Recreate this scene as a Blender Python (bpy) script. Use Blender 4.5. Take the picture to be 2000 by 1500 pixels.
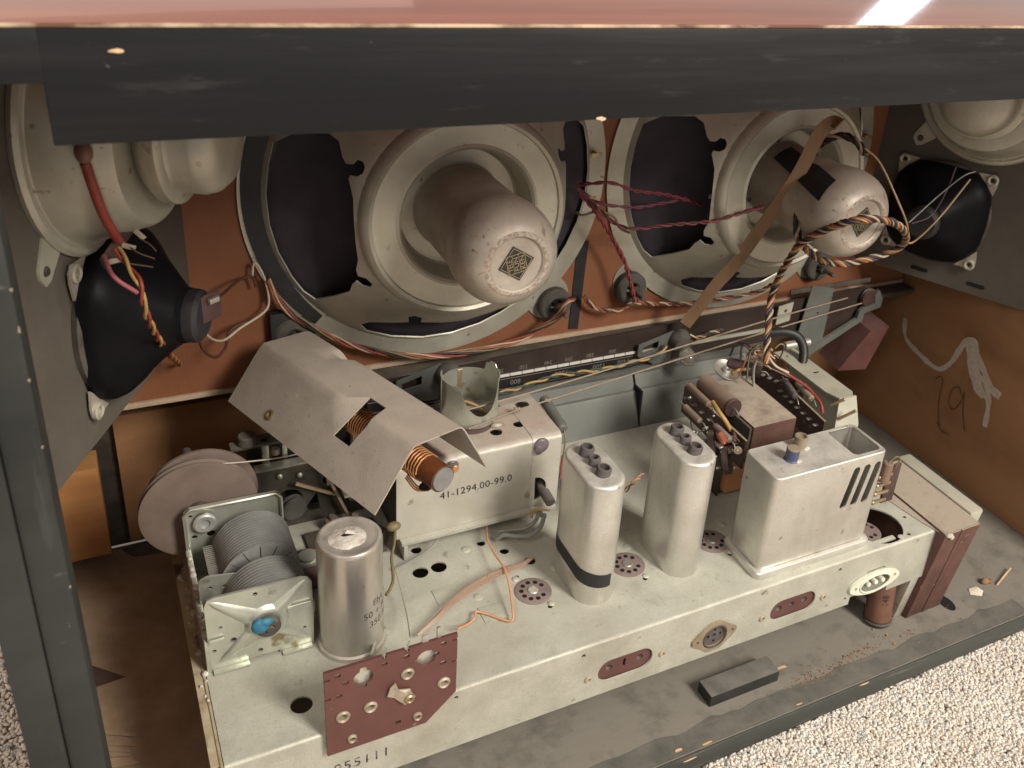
import bpy, bmesh, math, random
from mathutils import Vector, Matrix, noise
from mathutils.geometry import delaunay_2d_cdt
random.seed(7)
MM = 0.001
SC = bpy.context.scene
COL = SC.collection
for _o in list(bpy.data.objects):
    bpy.data.objects.remove(_o, do_unlink=True)

# ------------------------------------------------------------------ camera
cd = bpy.data.cameras.new('camera')
cam = bpy.data.objects.new('camera', cd)
COL.objects.link(cam)
cam.matrix_world = Matrix(((0.880585, 0.132062, -0.455115, -0.019083),
                           (-0.464981, 0.426115, -0.776027, -0.338541),
                           (0.091448, 0.894978, 0.436637, 0.409031),
                           (0, 0, 0, 1)))
cd.sensor_width = 36.0
cd.lens = 1853.4 / 2000 * 36.0
cd.shift_x = -0.0851
cd.shift_y = -0.0766
cd.clip_start = 0.02
cd.clip_end = 60.0
cd.dof.use_dof = True
cd.dof.focus_distance = 0.56
cd.dof.aperture_fstop = 20.0
SC.camera = cam

# ------------------------------------------------------------------ light
wd = bpy.data.worlds.new('World')
SC.world = wd
wd.use_nodes = True
bg = wd.node_tree.nodes['Background']
bg.inputs[0].default_value = (1.0, 0.92, 0.84, 1)
bg.inputs[1].default_value = 0.45


def area_lamp(name, loc, target, size, power, color, size_y=None):
    ld = bpy.data.lights.new(name, 'AREA')
    ld.energy = power
    ld.color = color
    ld.size = size
    if size_y:
        ld.shape = 'RECTANGLE'
        ld.size_y = size_y
    o = bpy.data.objects.new(name, ld)
    COL.objects.link(o)
    o.location = loc
    d = Vector(target) - Vector(loc)
    o.rotation_euler = d.to_track_quat('-Z', 'Y').to_euler()
    return o


area_lamp('room_lamp', (0.85, -1.50, 1.40), (0.28, 0.05, 0.05), 0.44, 64.0, (1.0, 0.945, 0.85), 0.85)
area_lamp('ceiling_lamp', (-1.15, -1.15, 1.75), (0.15, 0.1, -0.05), 0.8, 15.0, (1.0, 0.92, 0.82))
area_lamp('window_light', (2.84, 2.35, 0.95), (0.3, 0.0, 0.35), 0.17, 3.0, (0.93, 0.90, 1.0), 1.3)
area_lamp('wall_reflection_lamp', (-0.15, 2.6, 0.95), (-0.15, 0.0, 0.55), 2.0, 3.2, (1.0, 0.74, 0.62), 1.1)  # area lamp added to put a wall's pink reflection on the lid

SC.view_settings.view_transform = 'Standard'
SC.view_settings.look = 'None'
SC.view_settings.exposure = 0.0
SC.view_settings.gamma = 1.0
SC.render.engine = 'CYCLES'
SC.cycles.use_denoising = True
SC.cycles.max_bounces = 8

# ------------------------------------------------------------------ materials
M = {}


def mat(name, c1, c2=None, rough=0.5, metal=0.0, scale=60.0, bump=0.0, bscale=None, dust=0.0, dustcol=(0.36, 0.29, 0.23),
        spec=0.5, detail=6.0, dlo=0.28, dhi=0.68, stretch=None, lo=0.35, hi=0.65, speck=None, coat=0.0, island=0.0, rvar=0.12, trans=0.0, ior=1.45, layers=(), sss=0.0):
    m = bpy.data.materials.new(name)
    m.use_nodes = True
    nt = m.node_tree
    N, K = nt.nodes, nt.links
    b = N['Principled BSDF']
    tc = N.new('ShaderNodeTexCoord')
    src = tc.outputs['Object']
    if stretch:
        mp = N.new('ShaderNodeMapping')
        mp.inputs['Scale'].default_value = stretch
        K.new(src, mp.inputs['Vector'])
        src = mp.outputs['Vector']
    nz = N.new('ShaderNodeTexNoise')
    nz.inputs['Scale'].default_value = scale
    nz.inputs['Detail'].default_value = detail
    nz.inputs['Roughness'].default_value = 0.62
    K.new(src, nz.inputs['Vector'])
    rp = N.new('ShaderNodeValToRGB')
    rp.color_ramp.elements[0].position = lo
    rp.color_ramp.elements[1].position = hi
    rp.color_ramp.elements[0].color = (*c1, 1)
    rp.color_ramp.elements[1].color = (*(c2 or c1), 1)
    K.new(nz.outputs['Fac'], rp.inputs['Fac'])
    col = rp.outputs['Color']

    def mixc(fac, a, bcol):
        mx = N.new('ShaderNodeMix')
        mx.data_type = 'RGBA'
        if isinstance(fac, float):
            mx.inputs[0].default_value = fac
        else:
            K.new(fac, mx.inputs[0])
        K.new(a, mx.inputs[6])
        if isinstance(bcol, tuple):
            mx.inputs[7].default_value = (*bcol, 1)
        else:
            K.new(bcol, mx.inputs[7])
        return mx.outputs[2]

    def ramp(v, a, c):
        mr = N.new('ShaderNodeMapRange')
        mr.inputs[1].default_value = a
        mr.inputs[2].default_value = c
        K.new(v, mr.inputs[0])
        return mr.outputs[0]

    if speck:                                     # (colour, scale, threshold, softness)
        n2 = N.new('ShaderNodeTexNoise')
        n2.inputs['Scale'].default_value = speck[1]
        n2.inputs['Detail'].default_value = 4
        K.new(src, n2.inputs['Vector'])
        col = mixc(ramp(n2.outputs['Fac'], speck[2], speck[2] + speck[3]), col, speck[0])
    for lc, lsc, lth, lsoft, lstr, lst in layers:   # stains, scratches, grime: (colour, scale, threshold, softness, strength, stretch)
        v = tc.outputs['Object']
        if lst:
            mp = N.new('ShaderNodeMapping')
            mp.inputs['Scale'].default_value = lst
            K.new(v, mp.inputs['Vector'])
            v = mp.outputs['Vector']
        n4 = N.new('ShaderNodeTexNoise')
        n4.inputs['Scale'].default_value = lsc
        n4.inputs['Detail'].default_value = 7
        n4.inputs['Roughness'].default_value = 0.66
        K.new(v, n4.inputs['Vector'])
        mm = N.new('ShaderNodeMapRange')
        mm.inputs[1].default_value = lth
        mm.inputs[2].default_value = lth + lsoft
        mm.inputs[4].default_value = lstr
        K.new(n4.outputs['Fac'], mm.inputs[0])
        col = mixc(mm.outputs[0], col, lc)
    if island:
        gi = N.new('ShaderNodeNewGeometry')
        hs = N.new('ShaderNodeHueSaturation')
        mr = N.new('ShaderNodeMapRange')
        mr.inputs[3].default_value = 1 - island
        mr.inputs[4].default_value = 1 + island
        K.new(gi.outputs['Random Per Island'], mr.inputs[0])
        K.new(mr.outputs[0], hs.inputs['Value'])
        K.new(col, hs.inputs['Color'])
        col = hs.outputs['Color']
    rsrc = None
    if dust:                                      # settled dust lies on upward faces
        ge = N.new('ShaderNodeNewGeometry')
        sp = N.new('ShaderNodeSeparateXYZ')
        K.new(ge.outputs['Normal'], sp.inputs[0])
        up = ramp(sp.outputs['Z'], 0.25, 1.0)
        n3 = N.new('ShaderNodeTexNoise')
        n3.inputs['Scale'].default_value = 38
        n3.inputs['Detail'].default_value = 8
        n3.inputs['Roughness'].default_value = 0.7
        K.new(tc.outputs['Object'], n3.inputs['Vector'])
        mu = N.new('ShaderNodeMath')
        mu.operation = 'MULTIPLY'
        K.new(up, mu.inputs[0])
        K.new(ramp(n3.outputs['Fac'], dlo, dhi), mu.inputs[1])
        m2 = N.new('ShaderNodeMath')
        m2.operation = 'MULTIPLY'
        m2.inputs[1].default_value = dust
        K.new(mu.outputs[0], m2.inputs[0])
        col = mixc(m2.outputs[0], col, dustcol)
        rsrc = m2.outputs[0]
    K.new(col, b.inputs['Base Color'])
    b.inputs['Metallic'].default_value = metal
    if rsrc is not None and metal:
        mr = N.new('ShaderNodeMapRange')
        mr.inputs[3].default_value = metal
        mr.inputs[4].default_value = 0.0
        K.new(rsrc, mr.inputs[0])
        K.new(mr.outputs[0], b.inputs['Metallic'])
    mr = N.new('ShaderNodeMapRange')
    mr.inputs[3].default_value = max(0.03, rough - rvar)
    mr.inputs[4].default_value = min(1.0, rough + rvar)
    K.new(nz.outputs['Fac'], mr.inputs[0])
    if rsrc is not None:
        ad = N.new('ShaderNodeMath')
        ad.operation = 'ADD'
        ad.use_clamp = True
        K.new(mr.outputs[0], ad.inputs[0])
        K.new(rsrc, ad.inputs[1])
        K.new(ad.outputs[0], b.inputs['Roughness'])
    else:
        K.new(mr.outputs[0], b.inputs['Roughness'])
    b.inputs['Specular IOR Level'].default_value = spec
    b.inputs['Coat Weight'].default_value = coat
    if sss:
        b.inputs['Subsurface Weight'].default_value = 1.0
        b.inputs['Subsurface Radius'].default_value = (1.0, 0.85, 0.7)
        b.inputs['Subsurface Scale'].default_value = sss
    b.inputs['Transmission Weight'].default_value = trans
    b.inputs['IOR'].default_value = ior
    if bump:
        nb = N.new('ShaderNodeTexNoise')
        nb.inputs['Scale'].default_value = bscale or scale * 4
        nb.inputs['Detail'].default_value = 5
        K.new(src, nb.inputs['Vector'])
        bp = N.new('ShaderNodeBump')
        bp.inputs['Strength'].default_value = bump
        bp.inputs['Distance'].default_value = 0.001
        K.new(nb.outputs['Fac'], bp.inputs['Height'])
        K.new(bp.outputs['Normal'], b.inputs['Normal'])
    M[name] = m
    return m


mat('chassis', (0.465, 0.465, 0.395), (0.565, 0.565, 0.485), rough=0.46, metal=0.45, scale=45, bump=0.12, bscale=900, dust=0.75,
    dustcol=(0.42, 0.40, 0.335), speck=((0.27, 0.23, 0.17), 120, 0.66, 0.08),
    layers=[((0.27, 0.235, 0.175), 16, 0.47, 0.26, 0.55, None), ((0.66, 0.64, 0.58), 260, 0.63, 0.08, 0.5, (0.06, 1, 1)), ((0.20, 0.165, 0.12), 330, 0.63, 0.06, 0.6, None), ((0.30, 0.265, 0.21), 900, 0.50, 0.12, 0.35, None)])
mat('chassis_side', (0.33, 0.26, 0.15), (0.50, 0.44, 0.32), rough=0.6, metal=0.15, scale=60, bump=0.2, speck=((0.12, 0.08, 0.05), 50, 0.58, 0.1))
mat('can', (0.63, 0.62, 0.57), (0.74, 0.73, 0.68), rough=0.35, metal=0.82, scale=30, bump=0.10, bscale=70, dust=0.55,
    dustcol=(0.46, 0.405, 0.335), speck=((0.40, 0.35, 0.28), 160, 0.69, 0.06),
    layers=[((0.44, 0.40, 0.345), 20, 0.45, 0.28, 0.6, (1, 1, 0.45)), ((0.82, 0.81, 0.78), 420, 0.62, 0.08, 0.5, (1, 1, 0.04)), ((0.33, 0.29, 0.23), 300, 0.66, 0.05, 0.7, None), ((0.46, 0.41, 0.35), 900, 0.52, 0.12, 0.35, None)])
mat('tuner', (0.56, 0.535, 0.465), (0.66, 0.635, 0.565), rough=0.38, metal=0.55, scale=26, bump=0.06, bscale=600, dust=0.85,
    dustcol=(0.34, 0.265, 0.215), dlo=0.15, dhi=0.55, speck=((0.36, 0.31, 0.24), 110, 0.69, 0.06),
    layers=[((0.42, 0.375, 0.31), 22, 0.48, 0.26, 0.5, None), ((0.75, 0.73, 0.69), 300, 0.63, 0.08, 0.45, (0.05, 1, 1)), ((0.30, 0.25, 0.19), 320, 0.66, 0.05, 0.6, None)])
mat('aluminium', (0.48, 0.44, 0.38), (0.68, 0.65, 0.60), rough=0.33, metal=0.85, scale=35, bump=0.10, bscale=260, dust=0.5,
    stretch=(1, 1, 0.35), speck=((0.30, 0.24, 0.18), 90, 0.66, 0.07))
mat('corrosion', (0.66, 0.62, 0.56), (0.42, 0.36, 0.31), rough=0.85, scale=160, bump=0.7, bscale=400)
mat('zinc', (0.50, 0.515, 0.44), (0.64, 0.65, 0.57), rough=0.30, metal=0.72, scale=40, bump=0.05, speck=((0.28, 0.23, 0.13), 70, 0.64, 0.08), dust=0.3)
mat('blade', (0.38, 0.38, 0.365), (0.46, 0.455, 0.435), rough=0.42, metal=0.5, scale=80)
mat('shield', (0.335, 0.29, 0.24), (0.395, 0.345, 0.292), rough=0.66, metal=0.12, scale=70, bump=0.25, bscale=1500, dust=0.8,
    dustcol=(0.39, 0.325, 0.268), speck=((0.26, 0.21, 0.165), 260, 0.64, 0.08),
    layers=[((0.27, 0.225, 0.175), 22, 0.48, 0.24, 0.55, None), ((0.56, 0.51, 0.45), 300, 0.63, 0.07, 0.5, (1, 0.06, 1)), ((0.52, 0.46, 0.40), 700, 0.60, 0.08, 0.5, None)])
mat('speaker', (0.41, 0.385, 0.31), (0.50, 0.475, 0.395), rough=0.38, metal=0.38, scale=40, bump=0.05, bscale=700, dust=0.5,
    layers=[((0.34, 0.30, 0.23), 18, 0.46, 0.26, 0.5, None), ((0.22, 0.165, 0.11), 300, 0.64, 0.06, 0.6, None)],
    dustcol=(0.42, 0.34, 0.27), speck=((0.24, 0.18, 0.12), 130, 0.67, 0.06))
mat('pot', (0.39, 0.335, 0.28), (0.48, 0.43, 0.365), rough=0.42, metal=0.42, scale=55, bump=0.10, bscale=600, dust=0.9,
    layers=[((0.30, 0.235, 0.185), 24, 0.46, 0.24, 0.5, None), ((0.19, 0.125, 0.085), 420, 0.62, 0.06, 0.6, None)],
    dustcol=(0.37, 0.305, 0.25), speck=((0.20, 0.13, 0.09), 150, 0.655, 0.05))
mat('rust', (0.27, 0.21, 0.165), (0.42, 0.355, 0.295), rough=0.75, metal=0.1, scale=520, bump=0.5, bscale=500, lo=0.44, hi=0.56)
mat('bakelite', (0.082, 0.034, 0.030), (0.112, 0.048, 0.042), rough=0.48, scale=50, dust=0.35, dustcol=(0.30, 0.20, 0.17))
mat('pcb', (0.092, 0.034, 0.028), (0.118, 0.046, 0.039), rough=0.52, scale=40, bump=0.04, speck=((0.24, 0.12, 0.10), 140, 0.68, 0.08))
mat('dark_bakelite', (0.040, 0.022, 0.020), (0.07, 0.038, 0.034), rough=0.45, scale=60, dust=0.5, dustcol=(0.22, 0.15, 0.12))
mat('socket', (0.135, 0.090, 0.085), (0.20, 0.145, 0.135), rough=0.6, scale=80, bump=0.1, dust=0.6, dustcol=(0.30, 0.24, 0.21))
mat('core', (0.080, 0.037, 0.029), (0.112, 0.054, 0.042), rough=0.62, scale=70, bump=0.25, bscale=500, dust=1.0, dlo=0.14, dhi=0.50, dustcol=(0.36, 0.30, 0.235),
    speck=((0.30, 0.17, 0.14), 120, 0.67, 0.07))
mat('black_paint', (0.020, 0.021, 0.019), (0.034, 0.035, 0.032), rough=0.55, scale=14, bump=0.12, bscale=220, stretch=(0.35, 1, 1),
    speck=((0.075, 0.068, 0.060), 160, 0.70, 0.08), spec=0.3,
    layers=[((0.085, 0.082, 0.074), 60, 0.56, 0.16, 0.55, (1, 1, 0.12)), ((0.14, 0.12, 0.10), 240, 0.69, 0.05, 0.7, (1, 1, 0.5))])
mat('bare_wood', (0.50, 0.30, 0.16), (0.66, 0.46, 0.28), rough=0.7, scale=120, bump=0.3)
mat('floor_paint', (0.026, 0.029, 0.026), (0.044, 0.046, 0.041), rough=0.72, scale=16, bump=0.25, bscale=260, stretch=(0.5, 1, 1),
    dust=0.96, dlo=0.12, dhi=0.50, dustcol=(0.185, 0.165, 0.137), speck=((0.085, 0.08, 0.07), 60, 0.62, 0.1))
mat('hardboard', (0.44, 0.32, 0.21), (0.52, 0.385, 0.265), rough=0.75, scale=14, bump=0.15, bscale=600, dust=0.6, dustcol=(0.20, 0.135, 0.085))  # lightened to stand in for light missing on the left floor
mat('baffle', (0.185, 0.066, 0.028), (0.24, 0.094, 0.044), rough=0.7, scale=18, bump=0.2, bscale=900, stretch=(1, 1, 0.4))
mat('baffle_edge', (0.40, 0.29, 0.20), (0.48, 0.36, 0.25), rough=0.8, scale=80, bump=0.3)
mat('grey_board', (0.075, 0.063, 0.050), (0.102, 0.087, 0.070), rough=0.72, scale=16, bump=0.2, bscale=500)
mat('wall_wood', (0.235, 0.115, 0.052), (0.33, 0.172, 0.083), rough=0.66, scale=9, bump=0.25, bscale=500, stretch=(1, 0.4, 1.6),
    layers=[((0.10, 0.05, 0.026), 14, 0.50, 0.25, 0.5, None), ((0.32, 0.19, 0.11), 420, 0.58, 0.12, 0.45, (1, 0.12, 1))])
mat('chalk', (0.40, 0.33, 0.27), (0.50, 0.43, 0.36), rough=0.95, scale=300, bump=0.3)
mat('pencil', (0.06, 0.030, 0.017), rough=0.8)
mat('edge_worn', (0.12, 0.055, 0.03), (0.50, 0.37, 0.25), rough=0.6, scale=60, stretch=(0.5, 1, 1), lo=0.40, hi=0.58)
mat('block_wood', (0.36, 0.15, 0.05), (0.50, 0.24, 0.09), rough=0.7, scale=12, stretch=(1, 1, 4), bump=0.2)
mat('mahogany', (0.19, 0.042, 0.020), (0.33, 0.098, 0.050), rough=0.13, scale=7, stretch=(0.35, 4, 1), bump=0.05, bscale=6, rvar=0.05, coat=0.6, spec=0.6)
mat('cone_paper', (0.036, 0.028, 0.038), (0.052, 0.042, 0.053), rough=0.85, scale=50, bump=0.2)
mat('black_plastic', (0.005, 0.005, 0.006), (0.008, 0.008, 0.009), rough=0.42, scale=30, spec=0.10)
mat('black_tape', (0.014, 0.013, 0.015), (0.024, 0.022, 0.024), rough=0.6, scale=120, bump=0.15)
mat('rubber', (0.052, 0.047, 0.040), (0.088, 0.080, 0.068), rough=0.8, scale=80, bump=0.1)
mat('hole_shade', (0.006, 0.006, 0.006), rough=0.9)  # near-black that paints the shade inside holes, slots and gaps
mat('dial_glass', (0.030, 0.020, 0.017), (0.045, 0.032, 0.027), rough=0.35, scale=30)
mat('dial_black', (0.012, 0.011, 0.012), (0.020, 0.018, 0.018), rough=0.3, scale=30)
mat('dial_white', (0.58, 0.55, 0.49), rough=0.5, scale=40)
mat('dial_print', (0.20, 0.18, 0.155), rough=0.5, scale=40)
mat('plate_grey', (0.105, 0.110, 0.100), (0.15, 0.152, 0.138), rough=0.5, metal=0.25, scale=22, bump=0.06, dust=0.5, dustcol=(0.19, 0.17, 0.14))
mat('bracket', (0.40, 0.39, 0.31), (0.47, 0.455, 0.37), rough=0.5, metal=0.3, scale=40, bump=0.05, dust=0.4)
mat('dark_metal', (0.06, 0.052, 0.042), (0.12, 0.105, 0.085), rough=0.55, metal=0.4, scale=60, dust=0.5, dustcol=(0.16, 0.13, 0.10))
mat('brass', (0.33, 0.24, 0.13), (0.46, 0.36, 0.22), rough=0.4, metal=0.75, scale=120)
mat('solder', (0.34, 0.32, 0.28), (0.52, 0.49, 0.44), rough=0.38, metal=0.6, scale=140)
mat('copper', (0.55, 0.24, 0.10), (0.72, 0.36, 0.17), rough=0.38, metal=0.6, scale=140)
mat('coil_form', (0.10, 0.030, 0.010), (0.15, 0.050, 0.018), rough=0.28, scale=60, coat=0.3)
mat('ferrite', (0.155, 0.145, 0.140), (0.20, 0.19, 0.18), rough=0.75, scale=200)
mat('wax', (0.16, 0.075, 0.055), (0.22, 0.11, 0.085), rough=0.5, scale=60)
mat('paper_cap', (0.15, 0.095, 0.068), (0.20, 0.13, 0.098), rough=0.6, scale=60, dust=0.9, dustcol=(0.25, 0.185, 0.14))
mat('coil_paper', (0.50, 0.23, 0.10), (0.58, 0.29, 0.14), rough=0.55, scale=40)
mat('cap_orange', (0.13, 0.062, 0.040), (0.18, 0.09, 0.058), rough=0.55, scale=50, speck=((0.07, 0.04, 0.025), 60, 0.6, 0.1))
mat('ivory_shaded', (0.20, 0.205, 0.16), (0.29, 0.29, 0.235), rough=0.5, scale=60)  # ivory darkened: the shade inside the inlet well is in the colour
mat('ivory', (0.60, 0.60, 0.48), (0.70, 0.69, 0.58), rough=0.4, scale=60, dust=0.2)
mat('plug_grey', (0.060, 0.050, 0.050), (0.10, 0.085, 0.082), rough=0.6, scale=90, dust=0.5, dustcol=(0.22, 0.18, 0.16))
mat('plug_brown', (0.20, 0.155, 0.10), (0.27, 0.215, 0.15), rough=0.6, scale=90, dust=0.4)
mat('plug_blue', (0.045, 0.055, 0.115), (0.07, 0.08, 0.15), rough=0.5, scale=90)
mat('blue_paint', (0.022, 0.125, 0.215), (0.04, 0.18, 0.28), rough=0.5, scale=120, bump=0.4)
mat('rivet', (0.27, 0.22, 0.155), (0.42, 0.36, 0.28), rough=0.55, metal=0.35, scale=200)
mat('rail_paint', (0.009, 0.009, 0.0095), (0.020, 0.0195, 0.0195), rough=0.55, scale=22, bump=0.15, bscale=260, stretch=(0.07, 1, 1.3),
    speck=((0.026, 0.025, 0.025), 42, 0.60, 0.16), spec=0.22, lo=0.42, hi=0.7,
    layers=[((0.060, 0.058, 0.056), 220, 0.60, 0.10, 0.28, (0.14, 1, 0.8)), ((0.10, 0.095, 0.09), 300, 0.70, 0.04, 0.7, None)])
mat('block_paint', (0.016, 0.016, 0.016), (0.028, 0.027, 0.026), rough=0.6, scale=60, bump=0.2, dust=0.95, dlo=0.1, dhi=0.55, dustcol=(0.165, 0.152, 0.132))
mat('floor_edge', (0.030, 0.034, 0.030), (0.055, 0.058, 0.052), rough=0.6, scale=20, bump=0.25, bscale=260, stretch=(0.3, 1, 1), dust=0.9, dlo=0.2, dhi=0.62,
    dustcol=(0.15, 0.138, 0.116), layers=[((0.17, 0.16, 0.14), 160, 0.60, 0.08, 0.6, (0.06, 1, 1)), ((0.24, 0.20, 0.15), 260, 0.68, 0.04, 0.7, None)])
mat('ink', (0.022, 0.020, 0.024), rough=0.5)
mat('ink_worn', (0.022, 0.020, 0.024), (0.30, 0.27, 0.24), rough=0.5, scale=220, lo=0.50, hi=0.66)
mat('gold', (0.33, 0.25, 0.12), (0.42, 0.33, 0.18), rough=0.42, metal=0.4, scale=100)
mat('seal_purple', (0.085, 0.070, 0.080), (0.15, 0.125, 0.135), rough=0.35, scale=90, bump=0.4)
mat('glass', (0.9, 0.85, 0.75), rough=0.04, scale=10, trans=0.9)
mat('strap', (0.21, 0.122, 0.068), (0.27, 0.165, 0.096), rough=0.72, scale=60, bump=0.3, bscale=900, stretch=(1, 1, 0.3))
mat('sleeve_clear', (0.58, 0.40, 0.30), (0.66, 0.48, 0.38), rough=0.3, scale=30, trans=0.6)
mat('drum_brown', (0.125, 0.092, 0.075), (0.17, 0.127, 0.105), rough=0.6, scale=50, dust=0.5, dustcol=(0.25, 0.17, 0.13))
WC = dict(red=(0.225, 0.036, 0.026), rust=(0.24, 0.070, 0.038), magenta=(0.175, 0.030, 0.042), pink=(0.25, 0.070, 0.078), yellow=(0.34, 0.215, 0.070),
          orange=(0.52, 0.24, 0.11), black=(0.014, 0.013, 0.012), brown=(0.070, 0.030, 0.018), white=(0.42, 0.35, 0.27), grey=(0.19, 0.19, 0.175),
          beige=(0.36, 0.25, 0.14), green=(0.030, 0.050, 0.038), thread=(0.24, 0.185, 0.135), cream=(0.36, 0.26, 0.165), olive=(0.15, 0.115, 0.055),
          violet=(0.075, 0.045, 0.060), purple=(0.14, 0.05, 0.075))
for k, c in WC.items():
    mat('wire_' + k, c, tuple(min(1, v * 1.25 + 0.004) for v in c), rough=0.5, scale=300, bump=0.05)
mat('carpet_base', (0.50, 0.44, 0.38), (0.58, 0.51, 0.45), rough=0.95, scale=200)
mat('carpet_pile', (0.60, 0.52, 0.445), (0.70, 0.625, 0.55), rough=0.95, scale=30, island=0.09, sss=0.0016, spec=0.1,
    speck=((0.47, 0.29, 0.29), 95, 0.69, 0.02))
mat('crumb', (0.20, 0.10, 0.05), (0.34, 0.19, 0.10), rough=0.9, scale=300, island=0.4)
mat('paper_white', (0.62, 0.56, 0.45), rough=0.8)


# ------------------------------------------------------------------ mesh helpers (all lengths in millimetres)
class G:
    def __init__(self):
        self.v, self.f = [], []

    def add(self, vs, fs):
        n = len(self.v)
        self.v.extend(Vector(p) for p in vs)
        self.f.extend(tuple(i + n for i in q) for q in fs)
        return self

    def box(self, x0, x1, y0, y1, z0, z1, b=0.0, M4=None):
        bm = bmesh.new()
        bmesh.ops.create_cube(bm, size=1.0)
        for v in bm.verts:
            v.co = Vector(((x0 + x1) / 2 + v.co.x * (x1 - x0), (y0 + y1) / 2 + v.co.y * (y1 - y0), (z0 + z1) / 2 + v.co.z * (z1 - z0)))
        if b > 0:
            bmesh.ops.bevel(bm, geom=list(bm.edges), offset=b, segments=2, profile=0.6, affect='EDGES')
        if M4 is not None:
            bm.transform(M4)
        bm.verts.index_update()
        self.add([v.co.copy() for v in bm.verts], [[v.index for v in f.verts] for f in bm.faces])
        bm.free()
        return self

    def lathe(self, prof, O, ax, seg=32, a0=0.0, a1=360.0):
        O, ax = Vector(O), Vector(ax).normalized()
        t = Vector((0, 0, 1)) if abs(ax.z) < 0.9 else Vector((1, 0, 0))
        e1 = ax.cross(t).normalized()
        e2 = ax.cross(e1)
        full = abs(a1 - a0) >= 359.9
        n = seg if full else seg + 1
        vs, fs, rows = [], [], []
        for r, h in prof:
            row = []
            if r < 1e-6:
                vs.append(O + ax * h)
                row = [len(vs) - 1] * n
            else:
                for i in range(n):
                    a = math.radians(a0 + (a1 - a0) * i / seg)
                    vs.append(O + ax * h + (e1 * math.cos(a) + e2 * math.sin(a)) * r)
                    row.append(len(vs) - 1)
            rows.append(row)
        for A, B in zip(rows, rows[1:]):
            for i in range(seg):
                j = (i + 1) % n
                q = []
                for k in (A[i], A[j], B[j], B[i]):
                    if k not in q:
                        q.append(k)
                if len(q) > 2:
                    fs.append(q)
        return self.add(vs, fs)

    def cyl(self, p0, p1, r0, r1=None, seg=20, b=0.0):
        p0, p1 = Vector(p0), Vector(p1)
        r1 = r0 if r1 is None else r1
        L = (p1 - p0).length
        if b:
            pr = [(0, 0), (r0 - b, 0), (r0, b), (r1, L - b), (r1 - b, L), (0, L)]
        else:
            pr = [(0, 0), (r0, 0), (r1, L), (0, L)]
        return self.lathe(pr, p0, p1 - p0, seg)

    def ball(self, c, r, seg=12, sc=(1, 1, 1)):
        n = len(self.v)
        self.lathe([(r * math.sin(math.pi * i / 8), -r * math.cos(math.pi * i / 8)) for i in range(9)], (0, 0, 0), (0, 0, 1), seg)
        for k in range(n, len(self.v)):
            p = self.v[k]
            self.v[k] = Vector((c[0] + p.x * sc[0], c[1] + p.y * sc[1], c[2] + p.z * sc[2]))
        return self

    def tube(self, pts, r, seg=8, smooth=6, closed=False):
        P = spline(pts, smooth) if smooth else [Vector(p) for p in pts]
        fr = frames(P)
        vs, fs = [], []
        for p, (t, a, b) in zip(P, fr):
            for i in range(seg):
                w = 2 * math.pi * i / seg
                vs.append(p + (a * math.cos(w) + b * math.sin(w)) * r)
        for k in range(len(P) - 1):
            for i in range(seg):
                j = (i + 1) % seg
                fs.append((k * seg + i, k * seg + j, (k + 1) * seg + j, (k + 1) * seg + i))
        fs.append(tuple(reversed(range(seg))))
        fs.append(tuple(range((len(P) - 1) * seg, len(P) * seg)))
        return self.add(vs, fs)

    def loops(self, rings, cap0=True, cap1=True):
        """stack of equal-length closed rings of 3-D points"""
        n = len(rings[0])
        vs = [p for R in rings for p in R]
        fs = []
        for k in range(len(rings) - 1):
            for i in range(n):
                j = (i + 1) % n
                fs.append((k * n + i, k * n + j, (k + 1) * n + j, (k + 1) * n + i))
        if cap0:
            fs.append(tuple(reversed(range(n))))
        if cap1:
            fs.append(tuple(range((len(rings) - 1) * n, len(rings) * n)))
        return self.add(vs, fs)

    def sheet(self, outer, holes, fn, t, res=None, extra=()):
        pts, edges = [], []
        for loop in [outer] + list(holes):
            n = len(pts)
            pts += [Vector((p[0], p[1])) for p in loop]
            edges += [(n + i, n + (i + 1) % len(loop)) for i in range(len(loop))]
        nb = len(pts)
        cand = [Vector(e) for e in extra]
        if res:
            xs, ys = [p.x for p in pts], [p.y for p in pts]
            x = min(xs) + res / 2
            while x < max(xs):
                y = min(ys) + res / 2
                while y < max(ys):
                    cand.append(Vector((x, y)))
                    y += res
                x += res
        near = (res or 1.0) * 0.45
        for c in cand:
            if inside(c, outer) and not any(inside(c, h) for h in holes):
                if not res or min((c - p).length for p in pts[:nb]) > near:
                    pts.append(c)
        V, E, F, _, _, _ = delaunay_2d_cdt(pts, edges, [], 0, 1e-5)
        tri = []
        for f in F:
            c = sum((V[i] for i in f), Vector((0, 0))) / len(f)
            if inside(c, outer) and not any(inside(c, h) for h in holes):
                a, b, d = V[f[0]], V[f[1]], V[f[2]]
                if (b - a).cross(d - a) < 0:
                    f = tuple(reversed(f))
                tri.append(tuple(f))
        used = sorted({i for f in tri for i in f})
        ix = {u: k for k, u in enumerate(used)}
        top, bot = [], []
        for u in used:
            P, Nn = fn(V[u].x, V[u].y)
            top.append(Vector(P))
            bot.append(Vector(P) - Vector(Nn) * t)
        m = len(used)
        tri = [tuple(ix[i] for i in f) for f in tri]
        fs = list(tri) + [tuple(m + i for i in reversed(f)) for f in tri]
        ed = {}
        for f in tri:
            for i in range(len(f)):
                ed[(f[i], f[(i + 1) % len(f)])] = 1
        for (a, b) in ed:
            if (b, a) not in ed:
                fs.append((b, a, m + a, m + b))
        return self.add(top + bot, fs)


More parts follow.
